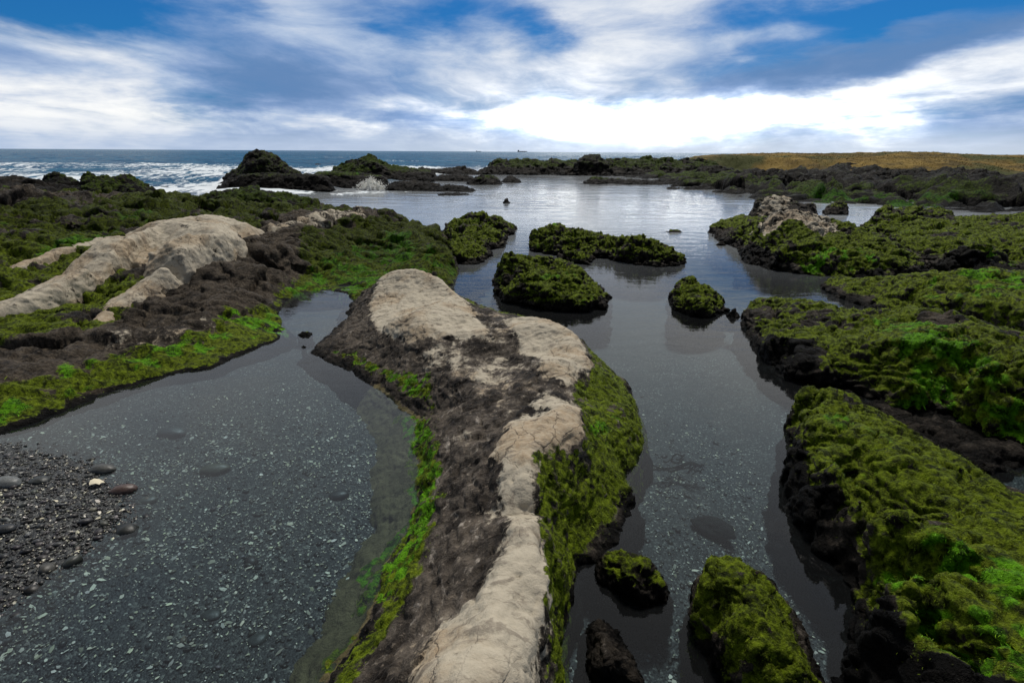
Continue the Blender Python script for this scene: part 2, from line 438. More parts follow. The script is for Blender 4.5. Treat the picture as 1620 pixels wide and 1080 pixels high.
SEED = [11]
def rock(name, foot, ctrl, voxel, S, amp, mat, label, cat='rock', group=None, kind=None, regions=(), look=None, skirt=0.10,
         depth=0.5, blur=0.05, strata=0.35, warp=0.05, fine=1.0, proud=0.0, block=0.95, flow=None, extra=None, weed=None, z0=0.0, worldpts=False, post=None, seed=None):
    SEED[0] += 1; seed = seed or SEED[0]
    if worldpts: fw = np.array(foot, float); cw = np.array(ctrl, float)
    else:
        fw = np.array([W(*p) if len(p) == 3 else W(p[0], p[1], z0) for p in foot]); cw = np.array([W(*p) for p in ctrl])
    if not worldpts:               # a point on a front face: lower it along its line of sight until it stands over the footprint
        for i, p in enumerate(ctrl):
            zz = p[2]
            while zz > z0+0.02 and polydist(cw[i:i+1, :2], fw)[0] < 0.012: zz -= 0.02; cw[i] = W(p[0], p[1], zz)
    sk = skirt if name == 'rock_ridge' else skirt*.55
    rp0 = ring_pts(fw, ((sk, z0-depth*0.45), (sk*2.4, z0-depth*1.6)))
    rp = []
    for i, q in enumerate(rp0):
        b = fw[i % len(fw)]; f = 1.0
        if name == 'rock_ridge': f = .28 if 19 <= i % len(fw) <= 37 else 1.6 if 2 < i % len(fw) < 17 else 1
        rp.append((b[0]+(q[0]-b[0])*f, b[1]+(q[1]-b[1])*f, q[2]))
    pts = [tuple(p) for p in fw]+[tuple(p) for p in cw]+rp
    n = len(fw)
    S_ = Surf(pts, [(i, (i+1) % n) for i in range(n)])
    P = np.array(pts); x0, y0 = P[:, 0].min(), P[:, 1].min(); x1, y1 = P[:, 0].max(), P[:, 1].max()
    h = voxel*1.2
    nx, ny = int((x1-x0)/h)+2, int((y1-y0)/h)+2
    X, Y = np.meshgrid(x0+h*np.arange(nx), y0+h*np.arange(ny)); X = X.ravel(); Y = Y.ravel()
    Q = np.stack([X/S*1.6, Y/S*1.6, np.full_like(X, seed*0.7)], 1)
    H = S_(X+warp*S*fbm(Q, 3, seed), Y+warp*S*fbm(Q, 3, seed+5), blur)
    bottom = z0-depth
    H = np.maximum(H, bottom).reshape(ny, nx)
    V, F = solid_from_height(H, x0, y0, h, bottom)
    if extra is not None:
        V2, F2 = extra; F = np.concatenate([F[:, [0, 1, 2]], F[:, [0, 2, 3]], F2+len(V)]); V = np.concatenate([V, V2])
    me = remesh(V, F, voxel)
    roughen(me, S, amp, seed, strata, fine, regions=regions, proud=proud, block=block, flow=flow)
    if post: post(me)
    shade(me, seed, S, regions, **(look or {}))
    smooth(me)
    o = link(name, me, mat, label=label, cat=cat, group=group, kind=kind); recentre(o)
    if weed: tufts(o, weed[0], weed[1], seed)
    print('rock', name, len(me.vertices))
    return o

def crest(name, Y, sky, mat, label, front=2.0, back=1.5, base=0.0, voxel=0.08, S=1.2, amp=0.12, fall=(0.62, 0.25), zoff=0.0, **kw):
    """a rock known by its skyline at distance Y: a crest of that height with flanks sloping to the water"""
    top = [WY(px, py, Y) for px, py in sky]
    foot = [(p[0]*(Y-front)/Y, Y-front*(0.8+0.4*random.Random(i+int(Y)).random()), base) for i, p in enumerate(top)]
    foot += [(p[0]*(Y+back)/Y, Y+back*(0.8+0.3*random.Random(i+7).random()), base) for i, p in reversed(list(enumerate(top)))]
    L, Rr = top[0], top[-1]
    foot = [(L[0]-0.15*front, Y, base)]+foot[:len(top)]+[(Rr[0]+0.15*front, Y, base)]+foot[len(top):]
    ctrl = []
    rr = random.Random(int(Y*10)+len(top))
    for p in top:
        z = max(p[2]-amp*0.3+zoff, base+0.03)
        ctrl.append((p[0], Y+rr.uniform(-.12, .12)*front*0.0, z))
        f = fall[0]*rr.uniform(0.8, 1.15); ctrl.append((p[0]*(Y-front*0.5)/Y, Y-front*0.5, base+(z-base)*f))
        ctrl.append((p[0]*(Y+back*0.5)/Y, Y+back*0.5, base+(z-base)*0.6))
    kw.setdefault('depth', 0.4)
    return rock(name, foot, ctrl, voxel, S, amp, mat, label, worldpts=True, z0=base, **kw)

# ------------------------------------------------------------------ materials
def material(name):
    m = bpy.data.materials.new(name); m.use_nodes = True; return m, NT(m.node_tree)
def finish(n, bsdf):
    o = n.new('ShaderNodeOutputMaterial'); n.l.new(bsdf, o.inputs[0])
def principled(n, color, rough, normal=None, spec=0.5):
    b = n.new('ShaderNodeBsdfPrincipled'); n.put(b.inputs['Base Color'], color); n.put(b.inputs['Roughness'], rough)
    n.put(b.inputs['Specular IOR Level'], spec)
    if normal is not None: n.put(b.inputs['Normal'], normal)
    return b.outputs[0]

def rock_material(name, scale=1.0, bumpd=0.02, BANDK=1.0, DKK=1.0, shore=False):
    m, n = material(name)
    pos = n.new('ShaderNodeNewGeometry').outputs['Position']
    at = n.new('ShaderNodeAttribute', attribute_name='mask')
    ch = n.new('ShaderNodeSeparateColor'); n.l.new(at.outputs['Color'], ch.inputs[0])
    pale, moss, bri = ch.outputs[0], ch.outputs[1], ch.outputs[2]; brown = at.outputs['Alpha']
    P = n.vmath('MULTIPLY', pos, (scale, scale, scale))
    nA = n.noise(P, 5, 8, 0.65); nB = n.noise(P, 28, 6, 0.7); nC = n.noise(P, 1.7, 5, 0.55, 0.4); nD = n.noise(P, 110, 3, 0.7)
    # bare rock
    dark = n.mix(n.ss(nA, 0.35, 0.7), (DKK*0.006, DKK*0.0048, DKK*0.0040), (DKK*0.068, DKK*0.056, DKK*0.044))
    dark = n.mix(n.ss(nB, 0.55, 0.75), dark, (DKK*0.125, DKK*0.103, DKK*0.08))
    wisp = n.noise(n.vmath('MULTIPLY', P, (1.6, .8, 1)), 7, 7, .72, 1.2)
    dark = n.mix(n.mul(n.ss(wisp, .55, .70), n.ss(nA, .40, .60)), dark, (DKK*0.24, DKK*0.21, DKK*0.175))
    brn = n.mix(n.ss(nB, 0.35, 0.7), (0.046, 0.036, 0.026), (0.150, 0.118, 0.084))
    base = n.mix(n.mul(brown, n.ss(nA, 0.25, 0.6)), dark, brn)
    px_, py_, pz_ = n.sep(pos)
    band = n.ss(n.add(pz_, n.mul(n.sub(nA, .5), 0.14*BANDK)), 0.0*BANDK, 0.13*BANDK, 0.06, 1.0)
    if BANDK == 1.0: band = n.math('MAXIMUM', band, n.mul(n.ss(brown, .55, .9), n.ss(px_, .35, .1)))
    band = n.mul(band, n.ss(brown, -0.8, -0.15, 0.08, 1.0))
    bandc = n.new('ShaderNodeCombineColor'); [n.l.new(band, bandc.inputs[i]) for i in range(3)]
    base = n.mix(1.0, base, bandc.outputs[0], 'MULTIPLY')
    base = n.mix(n.ss(brown, 1.05, 1.45), base, n.mix(n.ss(nA, .35, .65), (0.10, 0.085, 0.040), (0.20, 0.165, 0.085)))
    # pale limestone with tan stains and thin cracks
    stain = n.ss(nC, 0.46, 0.60)
    pl = n.mix(stain, (0.40, 0.35, 0.265), (0.32, 0.235, 0.145))
    pl = n.mix(n.ss(nB, 0.3, 0.72, 0.0, 0.55), pl, (0.52, 0.455, 0.345))
    wv = n.vmath('ADD', P, n.vmath('MULTIPLY', n.noise(P, 2.2, 6, 0.62, out=1), (0.24, 0.24, 0.24)))
    cr1 = n.voro(n.vmath('MULTIPLY', wv, (2.2, 1.0, 1.6)), 2.6, 'DISTANCE_TO_EDGE')
    cr2 = n.voro(n.vmath('MULTIPLY', wv, (1.0, 3.0, 1.6)), 5.0, 'DISTANCE_TO_EDGE')
    crack = n.math('MAXIMUM', n.ss(cr1, 0.0, 0.022, 1.0, 0.0), n.mul(n.ss(cr2, 0.0, 0.03, 0.5, 0.0), n.ss(nA, 0.50, 0.60)))
    crack = n.mul(crack, n.ss(nC, 0.44, 0.58, 0.0, 0.9))
    pl = n.mix(n.mul(crack, 0.75), pl, (0.07, 0.052, 0.036))
    grime = n.noise(n.vmath('MULTIPLY', wv, (1.0, 2.6, 1.0)), 6.5, 7, 0.72, 0.8)
    pl = n.mix(n.ss(grime, 0.50, 0.64, 0.0, 0.62), pl, (0.13, 0.105, 0.08))
    pm = n.ss(n.add(pale, n.add(n.mul(n.sub(nA, 0.5), 1.9), n.mul(n.sub(nB, 0.5), 1.1))), 0.38, 0.64)
    base = n.mix(pm, base, pl)
    # weed
    olive = n.mix(n.ss(nB, 0.34, 0.68), (0.022, 0.034, 0.001), (0.195, 0.265, 0.010))
    olive = n.mix(n.mul(n.ss(nD, 0.5, 0.72), 0.55), olive, (0.30, 0.34, 0.035))
    fresh = n.mix(n.ss(nB, 0.32, 0.66), (0.026, 0.090, 0.001), (0.170, 0.45, 0.008))
    fresh = n.mix(n.mul(n.ss(nD, 0.5, 0.72), 0.5), fresh, (0.20, 0.40, 0.035))
    br = n.ss(n.add(bri, n.mul(n.sub(nA, 0.5), 0.8)), 0.3, 0.65)
    wd = n.mix(br, olive, fresh)
    if shore:                      # weed tint darkens with distance along the left bank
        dk = n.ss(py_, 6.5, 11.0, 1.0, 0.42); dc = n.new('ShaderNodeCombineColor'); [n.l.new(dk, dc.inputs[i]) for i in range(3)]
        wd = n.mix(1.0, wd, dc.outputs[0], 'MULTIPLY')
    if BANDK > 1: wd = n.mix(1.0, wd, (.38, .45, .4), 'MULTIPLY')
    mott = n.noise(P, 14, 4, 0.6, 0.6)
    wd = n.mix(n.ss(mott, 0.36, 0.52, 0.80, 0.0), wd, (0.006, 0.008, 0.002))
    wm = n.ss(n.add(moss, n.add(n.mul(n.sub(nA, 0.5), 0.9), n.mul(n.sub(nB, 0.5), 0.8))), 0.33, 0.58)
    base = n.mix(wm, base, wd)
    rg = n.mix(wm, n.mix(pm, (0.55, 0, 0), (0.8, 0, 0)), (0.62, 0, 0)); rgs = n.new('ShaderNodeSeparateColor'); n.l.new(rg, rgs.inputs[0])
    # relief
    h = n.add(n.mul(nA, n.sub(1.6, n.mul(wm, .5))), n.mul(nB, n.sub(0.85, n.mul(pm, 0.6))))
    h = n.add(h, n.mul(n.mul(nD, 0.34), n.add(0.45, n.mul(wm, 0.9))))
    h = n.sub(h, n.mul(n.mul(crack, pm), 0.55))
    st = n.add(0.95, n.mul(pm, -0.45))
    nm = n.bump(h, st, bumpd)
    finish(n, principled(n, base, rgs.outputs[0], nm, n.add(0.07, n.mul(pm, 0.15))))
    return m
ROCK = rock_material('weathered_shore_rock', 1.0, 0.055)
ROCK_B = rock_material('weathered_bank_rock', 1.0, 0.055, 1.0, 1.3, True)
ROCK_R = rock_material('weathered_ridge_rock', 1.0, 0.04, 1.0, 2.5)
ROCK_MID = rock_material('weathered_reef_rock', 0.42, 0.16, 3.5, .32)
ROCK_FAR = rock_material('distant_reef_rock', 0.14, 0.30, 4.0)

def bed_material():
    m, n = material('shell_gravel_bed')
    pos = n.new('ShaderNodeNewGeometry').outputs['Position']
    x, y, z = n.sep(pos)
    nA = n.noise(pos, 3, 6, 0.6); nB = n.noise(pos, 60, 4, 0.7)
    vc = n.voro(pos, 85, 'F1', 1); s = n.new('ShaderNodeSeparateColor'); n.l.new(vc, s.inputs[0])
    c = n.mix(n.ss(nB, 0.3, 0.7), (0.004, 0.005, 0.006), (0.024, 0.027, 0.028))
    c = n.mix(n.ss(s.outputs[0], 0.84, 0.88), c, (0.10, 0.10, 0.09))
    c = n.mix(n.mul(n.ss(s.outputs[1], 0.955, 0.965), n.ss(nA, .4, .6)), c, (0.33, 0.33, 0.29))
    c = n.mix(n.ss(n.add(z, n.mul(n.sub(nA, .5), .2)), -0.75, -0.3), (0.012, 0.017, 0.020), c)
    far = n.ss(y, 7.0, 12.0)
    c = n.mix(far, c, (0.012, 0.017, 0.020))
    d = n.voro(pos, 85, 'F1', 0)
    nm = n.bump(n.add(n.mul(d, -0.6), n.mul(nB, .5)), 0.8, 0.012)
    finish(n, principled(n, c, 0.55, nm, 0.4)); return m
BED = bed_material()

def water_material():
    m, n = material('sea_water')
    pos = n.new('ShaderNodeNewGeometry').outputs['Position']
    x, y, z = n.sep(pos)
    at = n.new('ShaderNodeAttribute', attribute_name='water')
    ch = n.new('ShaderNodeSeparateColor'); n.l.new(at.outputs['Color'], ch.inputs[0])
    foam, sea, chop = ch.outputs[0], ch.outputs[1], ch.outputs[2]
    far = n.ss(y, 10, 60)
    pr = n.vmath('MULTIPLY', pos, (0.75, 1.5, 1.0))
    r1 = n.noise(pr, 9.0, 4, 0.6, 0.3); r2 = n.noise(pr, 2.2, 5, 0.6, 0.6); r3 = n.noise(n.vmath('MULTIPLY', pos, (0.5, 1.4, 1)), 0.35, 6, 0.62, 0.4)
    h = n.add(n.mul(r1, n.mul(n.ss(y, 5, 40, 0.05, 0.07), 1.0)), n.mul(r2, 0.28))
    h = n.add(h, n.mul(n.mul(r3, sea), 2.6))
    nm = n.bump(h, chop, 0.16)
    fr = n.new('ShaderNodeFresnel'); fr.inputs[0].default_value = 1.333; n.l.new(nm, fr.inputs[1])
    gl = n.new('ShaderNodeBsdfGlossy'); gl.inputs['Roughness'].default_value = 0.04; n.l.new(nm, gl.inputs['Normal'])
    n.put(gl.inputs['Roughness'], n.ss(y, 4, 60, 0.02, 0.10))
    tr = n.new('ShaderNodeBsdfTransparent'); tr.inputs[0].default_value = (0.64, 0.77, 0.82, 1)
    df = n.new('ShaderNodeBsdfDiffuse')
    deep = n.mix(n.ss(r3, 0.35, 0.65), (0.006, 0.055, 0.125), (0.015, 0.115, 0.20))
    deep = n.mix(sea, (0.66, 0.70, 0.73), deep)  # pale milky inshore water, also carrying the sky's silver reflection as colour
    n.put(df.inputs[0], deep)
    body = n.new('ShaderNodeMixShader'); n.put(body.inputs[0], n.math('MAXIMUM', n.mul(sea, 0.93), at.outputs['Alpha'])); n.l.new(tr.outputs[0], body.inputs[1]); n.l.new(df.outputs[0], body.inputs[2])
    fac = n.mul(n.mul(fr.outputs[0], n.sub(1.0, n.mul(sea, 0.62))), 1.0, clamp=True)
    mx = n.new('ShaderNodeMixShader'); n.put(mx.inputs[0], fac); n.l.new(body.outputs[0], mx.inputs[1]); n.l.new(gl.outputs[0], mx.inputs[2])
    # foam lace
    lace = n.noise(n.vmath('MULTIPLY', pos, (1.0, 0.30, 1)), 1.6, 8, 0.70, 0.5)
    lv = n.voro(n.vmath('ADD', n.vmath('MULTIPLY', pos, (0.9, 0.35, 1)), n.vmath('MULTIPLY', n.noise(pos, 0.9, 4, 0.6, out=1), (1.6, 1.6, 0))), 1.4, 'DISTANCE_TO_EDGE')
    fm = n.add(n.add(foam, n.mul(n.sub(lace, 0.5), 1.5)), n.ss(lv, 0.0, 0.22, 0.16, -0.12))
    fm = n.mul(n.ss(fm, 0.42, 0.72), n.ss(foam, 0.02, 0.15))
    fd = n.new('ShaderNodeBsdfDiffuse'); fd.inputs[0].default_value = (0.78, 0.82, 0.84, 1)
    m2 = n.new('ShaderNodeMixShader'); n.put(m2.inputs[0], n.mul(fm, 0.92)); n.l.new(mx.outputs[0], m2.inputs[1]); n.l.new(fd.outputs[0], m2.inputs[2])
    finish(n, m2.outputs[0]); return m
WATER = water_material()

# ------------------------------------------------------------------ seabed, gravel beach
def polar(th0, th1, dth, r_0, r_1, ratio):
    nt = int((th1-th0)/dth)+1; nr = int(math.log(r_1/r_0)/math.log(ratio))+1
    th = np.linspace(th0, th1, nt); r = r_0*(r_1/r_0)**np.linspace(0, 1, nr)
    TH, RR = np.meshgrid(th, r); X = RR*np.sin(TH); Y = RR*np.cos(TH)
    idx = np.arange(nt*nr).reshape(nr, nt)
    F = np.stack([idx[:-1, :-1], idx[:-1, 1:], idx[1:, 1:], idx[1:, :-1]], -1).reshape(-1, 4)
    return X.ravel(), Y.ravel(), RR.ravel(), F
beach = [(-700, 1100, -.1), (-250, 1250, -.12), (-20, 985, 0), (60, 925, 0), (140, 868, 0), (225, 812, 0), (215, 795, 0), (150, 762, 0), (70, 720, 0), (10, 702, 0), (-300, 690, 0.0), (-600, 700, .02),
         (-200, 800, .10), (-500, 850, .12), (0, 830, .05), (80, 830, .04), (140, 815, .025), (30, 760, .03), (20, 930, .022)]
bedpts = [W(*p) for p in beach] + [W(*p) for p in [
    (300, 750, -.07), (300, 830, -.08), (450, 780, -.12), (400, 650, -.11), (350, 950, -.10), (200, 1040, -.09), (470, 950, -.13), (480, 1080, -.14), (560, 700, -.15), (200, 680, -.07), (500, 500, -.12), (480, 570, -.13),
    (1000, 560, -.5), (1100, 650, -.42), (1050, 720, -.33), (1080, 800, -.26), (1180, 760, -.34), (1120, 860, -.24), (1200, 900, -.33), (960, 1000, -.22), (1060, 1000, -.22), (1040, 880, -.22), (1250, 1080, -.3), (950, 1080, -.22),
    (1450, 1080, -.35), (800, 800, -.3), (750, 600, -.3), (820, 440, -.8), (600, 340, -.9), (1150, 400, -.8), (1450, 660, -.04), (1560, 700, -.02), (1610, 735, -.02), (1600, 762, -.06), (1500, 690, -.03), (1700, 760, -.1),
    (100, 500, -.5), (1400, 460, -.3)]]
bedpts += [np.array(q, float) for q in [(-14, 1.2, .1), (-16, 7, -.3), (14, 1.2, -.5), (16, 7, -.4), (0, .8, -.3), (-1.5, .9, -.1), (-60, 40, -2), (60, 40, -2), (0, 30, -1.6), (0, 60, -3), (-200, 200, -4), (200, 200, -4), (-20, .8, .1), (20, .8, -.5), (3, .8, -.3), (-5, .8, .1)]]
BEDS = Surf([tuple(p) for p in bedpts])
def bed_h(X, Y):
    P = np.stack([X, Y, np.zeros_like(X)], 1)
    w = 0.06*fbm(P*2.2, 3, 3)
    H = BEDS(X+w, Y-w, 0.03)
    return H+0.02*fbm(P*1.6, 4, 4)*np.clip(np.hypot(X, Y)/3, .4, 6)+0.006*fbm(P*22, 3, 6)
X, Y, RR, F = polar(R(-56), R(56), 0.005, 1.25, 150, 1.009)
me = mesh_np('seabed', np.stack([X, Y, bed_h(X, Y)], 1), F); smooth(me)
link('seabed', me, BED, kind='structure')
def simple(name, lo, hi, rough=.6, scale=20, spec=.4, attr=False):
    m, n = material(name); pos = n.new('ShaderNodeNewGeometry').outputs['Position']
    k = n.noise(pos, scale, 5, .65); c = n.mix(n.ss(k, .3, .7), lo, hi)
    if attr:
        at = n.new('ShaderNodeAttribute', attribute_name='tint'); c = n.mix(1.0, c, at.outputs['Color'], 'MULTIPLY')
    finish(n, principled(n, c, rough, n.bump(k, .4, .004), spec)); return m
SHELL = simple('broken_shell', (0.85, 0.83, 0.76), (1, .98, .9), .6, 90, .3, True)
DULL = simple('dull_sunken_stone', (0.5, 0.5, 0.5), (1, 1, 1), .9, 30, .05, True)
PEBB = simple('wet_dark_pebble', (0.6, 0.6, 0.6), (1, 1, 1), .45, 60, .4, True)
ICO = np.array([(0, 1, 1.618), (0, 1, -1.618), (0, -1, 1.618), (0, -1, -1.618), (1, 1.618, 0), (1, -1.618, 0), (-1, 1.618, 0), (-1, -1.618, 0), (1.618, 0, 1), (-1.618, 0, 1), (1.618, 0, -1), (-1.618, 0, -1)])/1.9
def hull_faces(P):
    import bmesh
    bm = bmesh.new(); [bm.verts.new(p) for p in P]; bmesh.ops.convex_hull(bm, input=bm.verts); bm.verts.index_update()
    f = np.array([[v.index for v in q.verts] for q in bm.faces]); bm.free(); return f
ICOF = hull_faces(ICO)
def rot(r, n, tilt):
    a = r.uniform(0, 6.283, n); t = r.normal(0, tilt, n); u = r.normal(0, tilt, n)
    ca, sa = np.cos(a), np.sin(a); z_ = np.zeros(n); o_ = np.ones(n)
    Rz = np.stack([ca, -sa, z_, sa, ca, z_, z_, z_, o_], 1).reshape(n, 3, 3)
    Rx = np.stack([o_, z_, z_, z_, np.cos(t), -np.sin(t), z_, np.sin(t), np.cos(t)], 1).reshape(n, 3, 3)
    Ry = np.stack([np.cos(u), z_, np.sin(u), z_, o_, z_, -np.sin(u), z_, np.cos(u)], 1).reshape(n, 3, 3)
    return Rz@Rx@Ry
def scatter(name, C, base, faces, sc, tint, mat, r, tilt, jit, label, cat):
    n = len(C); B = base[None]*(1+r.normal(0, jit, (n, len(base), 3)))*sc[:, None, :]
    B = np.einsum('nij,nkj->nki', rot(r, n, tilt), B)+C[:, None, :]
    Fx = (faces[None]+(np.arange(n)*len(base))[:, None, None]).reshape(-1, faces.shape[1])
    me = mesh_np(name, B.reshape(-1, 3), Fx); setmask(me, 'tint', np.repeat(np.concatenate([tint, np.ones((n, 1))], 1), len(base), 0))
    if len(base) > 6: smooth(me)
    link(name, me, mat, label=label, cat=cat, kind='stuff'); return me
def gravel():
    r = np.random.default_rng(12)
    # candidates by real area, near ones first
    n = 190000; X = r.uniform(-3.9, 1.9, n); Y = r.uniform(1.15, 6.2, n)
    vis = np.abs(X) < Y*1.12+.35; X, Y = X[vis], Y[vis]
    Z = bed_h(X, Y); rr = np.hypot(X, Y); c = fbm(np.stack([X, Y, 0*X], 1)*1.3, 4, 91)
    P = np.stack([X, Y, Z], 1)
    onb = (Z > -0.015) & (X < -.6)
    mixn = fbm(np.stack([X, Y, 0*X], 1)*2.3, 3, 93)
    # dark pebbles: the beach, fewer under water
    k = np.nonzero(r.random(len(X)) < np.where(onb, .62, .085)*ss(-rr, -6, -3))[0]
    s = np.exp(r.normal(-4.95, .42, len(k)))*np.where(r.random(len(k)) < .035, 2.3, 1); sc = np.stack([s*r.uniform(.8, 1.5, len(k)), s*r.uniform(.7, 1.1, len(k)), s*r.uniform(.35, .65, len(k))], 1)
    g = np.exp(r.normal(-3.5, .75, len(k))); t = np.stack([g*r.uniform(.95, 1.25, len(k)), g*r.uniform(.97, 1.08, len(k)), g*r.uniform(.75, 1.08, len(k))], 1)
    scatter('gravel', P[k]+np.array([0, 0, .002]), ICO, ICOF, sc, t, PEBB, r, .25, .10, 'dark wet gravel of the small beach and pool floor at lower left', 'gravel')
    # pale shell fragments
    k = np.nonzero(r.random(len(X)) < np.where(onb, .22, .42)*(0.6+1.0*c+.7*mixn)*ss(-rr, -6.2, -3.5)*np.where(X > .2, .55, 1))[0]
    s = np.exp(r.normal(-5.62, .62, len(k))); s = np.minimum(s*.8, .012)
    sc = np.stack([s*r.uniform(.9, 1.9, len(k)), s, s*.5], 1)
    base = np.array([(-1, -.5, 0), (.1, -.9, .15), (1, -.2, 0), (.5, .8, .1), (-.6, .7, 0), (0, 0, .45)]); fc = np.array([(0, 1, 5), (1, 2, 5), (2, 3, 5), (3, 4, 5), (4, 0, 5)])
    g = r.uniform(.28, .85, len(k)); t = np.stack([g, g*r.uniform(.92, 1, len(k)), g*r.uniform(.72, .95, len(k))], 1)
    scatter('shell_fragments', P[k]+np.array([0, 0, .006]), base, fc, sc, t, SHELL, r, .35, .22, 'cream and white broken shell bits scattered over the gravel and pool floor', 'shells')
gravel()
def stone_mesh(name, c, sx, sy, sz, rz, tint, mat, seed, label, cat, group=None, lump=.12):
    import bmesh
    bm = bmesh.new(); bmesh.ops.create_icosphere(bm, subdivisions=4, radius=1.0)
    me = bpy.data.meshes.new(name); bm.to_mesh(me); bm.free()
    V = getV(me).astype(float); V = V*(1+lump*fbm(V*1.1, 3, seed)+lump*.25*fbm(V*4, 3, seed+2))[:, None]
    V = V*np.array([sx, sy, sz]); a = math.radians(rz); V = V@np.array([[math.cos(a), math.sin(a), 0], [-math.sin(a), math.cos(a), 0], [0, 0, 1]])
    setV(me, V); setmask(me, 'tint', np.tile(np.array([*tint, 1.0]), (len(V), 1))); smooth(me)
    o = link(name, me, mat, label=label, cat=cat, group=group); o.location = Vector([float(t) for t in c]); return o
for px, py, w, asp, rz, tint, lab in [
    (340, 746, 40, .55, 15, (.15, .145, .10), 'olive-grey oval pebble standing highest in the middle of the left pool'),
    (162, 745, 32, .5, 5, (.12, .12, .105), 'flat grey-brown pebble in the pool just off the tip of the gravel beach'),
    (8, 767, 36, .55, 0, (.24, .25, .24), 'light grey oval pebble at the left edge of the gravel beach'),
    (234, 793, 22, .8, 30, (.13, .13, .11), 'small round grey pebble at the point of the gravel beach'),
    (195, 777, 32, .5, 20, (.15, .09, .07), 'reddish flat pebble under the water beside the beach'),
    (536, 785, 30, .75, 20, (.045, .05, .052), 'dark slate pebble under water near the weedy side of the ridge'),
    (334, 975, 26, .8, 0, (.075, .085, .08), 'round dark grey pebble on the pool floor near the bottom edge'),
    (408, 1013, 26, .85, 40, (.065, .075, .07), 'bluish grey pebble on the pool floor, nearest the bottom edge'),
    (272, 688, 38, .35, 0, (.09, .10, .10), 'faint flat grey stone under water in the upper part of the left pool'),
    (62, 762, 22, .8, 10, (.05, .055, .05), 'small charcoal pebble on the beach right of the light grey oval one'),
    (8, 838, 22, .75, 10, (.025, .028, .03), 'black rounded pebble on the beach at the left edge')]:
    tint = tuple(.55*t for t in tint)
    c = W(px, py, 0); c[2] = float(bed_h(np.array([c[0]]), np.array([c[1]]))[0]); c2 = W(px, py, c[2]); s = np.linalg.norm(c2-np.array([0, 0, 2]))/FPX*w/2
    stone_mesh('pebble', (c2[0], c2[1], c[2]+s*.12), s, s*max(asp, .6), s*.42, rz, tint, PEBB, px, lab, 'pebble', 'larger pebbles in the left pool and on its beach')
def clam(px, py, w, label):
    c = W(px, py, .03); s = np.linalg.norm(c-np.array([0, 0, 2]))/FPX*w/2; n = 15
    V = [(0, -s*.9, 0.3*s)]; 
    for j in (.4, .75, 1.0):
        for i in range(n):
            a = math.pi*(i/(n-1)*1.25-.125); q = 1+.05*math.sin(i*3.1)
            V.append((s*j*math.cos(a)*q, -s*.9+s*1.5*j*abs(math.sin(a))*q+.1*s, s*(.45-.45*j*j)+.03*s*(i % 2)))
    F_ = [(0, 1+i, 2+i) for i in range(n-1)]
    for k in range(2):
        for i in range(n-1):
            a = 1+k*n+i; b = a+n; F_ += [(a, b, b+1), (a, b+1, a+1)]
    me = mesh_np('shell', V, F_); setmask(me, 'tint', np.tile(np.array([.72, .66, .52, 1.0]), (len(V), 1))); smooth(me)
    o = link('shell', me, SHELL, label=label, cat='shell'); o.location = Vector([float(t) for t in c]); o.rotation_euler = (.4, .3, 1.0)
clam(152, 762, 18, 'cream open shell with a brown side at the tip of the gravel beach')
# sunken things in the channel
stone_mesh('sunken_stone', tuple(W(1130, 835, -.22)), .14, .07, .05, -38, (.022, .021, .02), DULL, 5, 'dark flat stone lying under water in the channel above the yellow-green boulder', 'stone', lump=.55)
stone_mesh('sunken_stone', tuple(W(1008, 978, -.12)), .045, .03, .02, 15, (.07, .08, .08), DULL, 8, 'small flat grey stone under water between the two dark stones at the ridge foot', 'stone', lump=.3)
def seaweed():
    r = random.Random(3); V, F_ = [], []; c = W(1075, 742, -.20)
    def frond(x, y, a, L, w, d):
        k = 9; pts = []
        for i in range(k+1):
            t = i/k; pts.append((x, y, c[2]+.03*math.sin(t*3+a)+.02, a, w*(1-.75*t)))
            x += math.cos(a)*L/k; y += math.sin(a)*L/k; a += r.uniform(-.28, .28)
            if d and i in (3, 6): frond(x, y, a+r.choice((-1, 1))*r.uniform(.5, .9), L*.5, w*.7, d-1)
        n0 = len(V)
        for (px, py, pz, aa, ww) in pts: V.extend([(px-math.sin(aa)*ww, py+math.cos(aa)*ww, pz), (px, py, pz+.012), (px+math.sin(aa)*ww, py-math.cos(aa)*ww, pz)])
        for i in range(k):
            b = n0+3*i
            for q in (0, 1): F_.append((b+q, b+q+1, b+q+4, b+q+3))
    for a in (.1, -.35, -.8, 2.9, 3.4, 1.2, 2.3): frond(c[0], c[1], a, r.uniform(.13, .2), .016, 1)
    me = mesh_np('seaweed', V, F_); setmask(me, 'tint', np.tile(np.array([.012, .014, .01, 1.0]), (len(V), 1))); smooth(me)
    link('seaweed', me, DULL, label='dark branching seaweed lying under water in the channel right of the ridge bulge', cat='seaweed')
seaweed()

# ------------------------------------------------------------------ water surface
def gauss_px(X, Y, px, py, sx, sy):
    c = W(px, py, 0); return np.exp(-((X-c[0])/sx)**2-((Y-c[1])/sy)**2)
X, Y, RR, F = polar(R(-56), R(56), 0.0042, 1.2, 9000, 1.0085)
P = np.stack([X, Y, np.zeros_like(X)], 1)
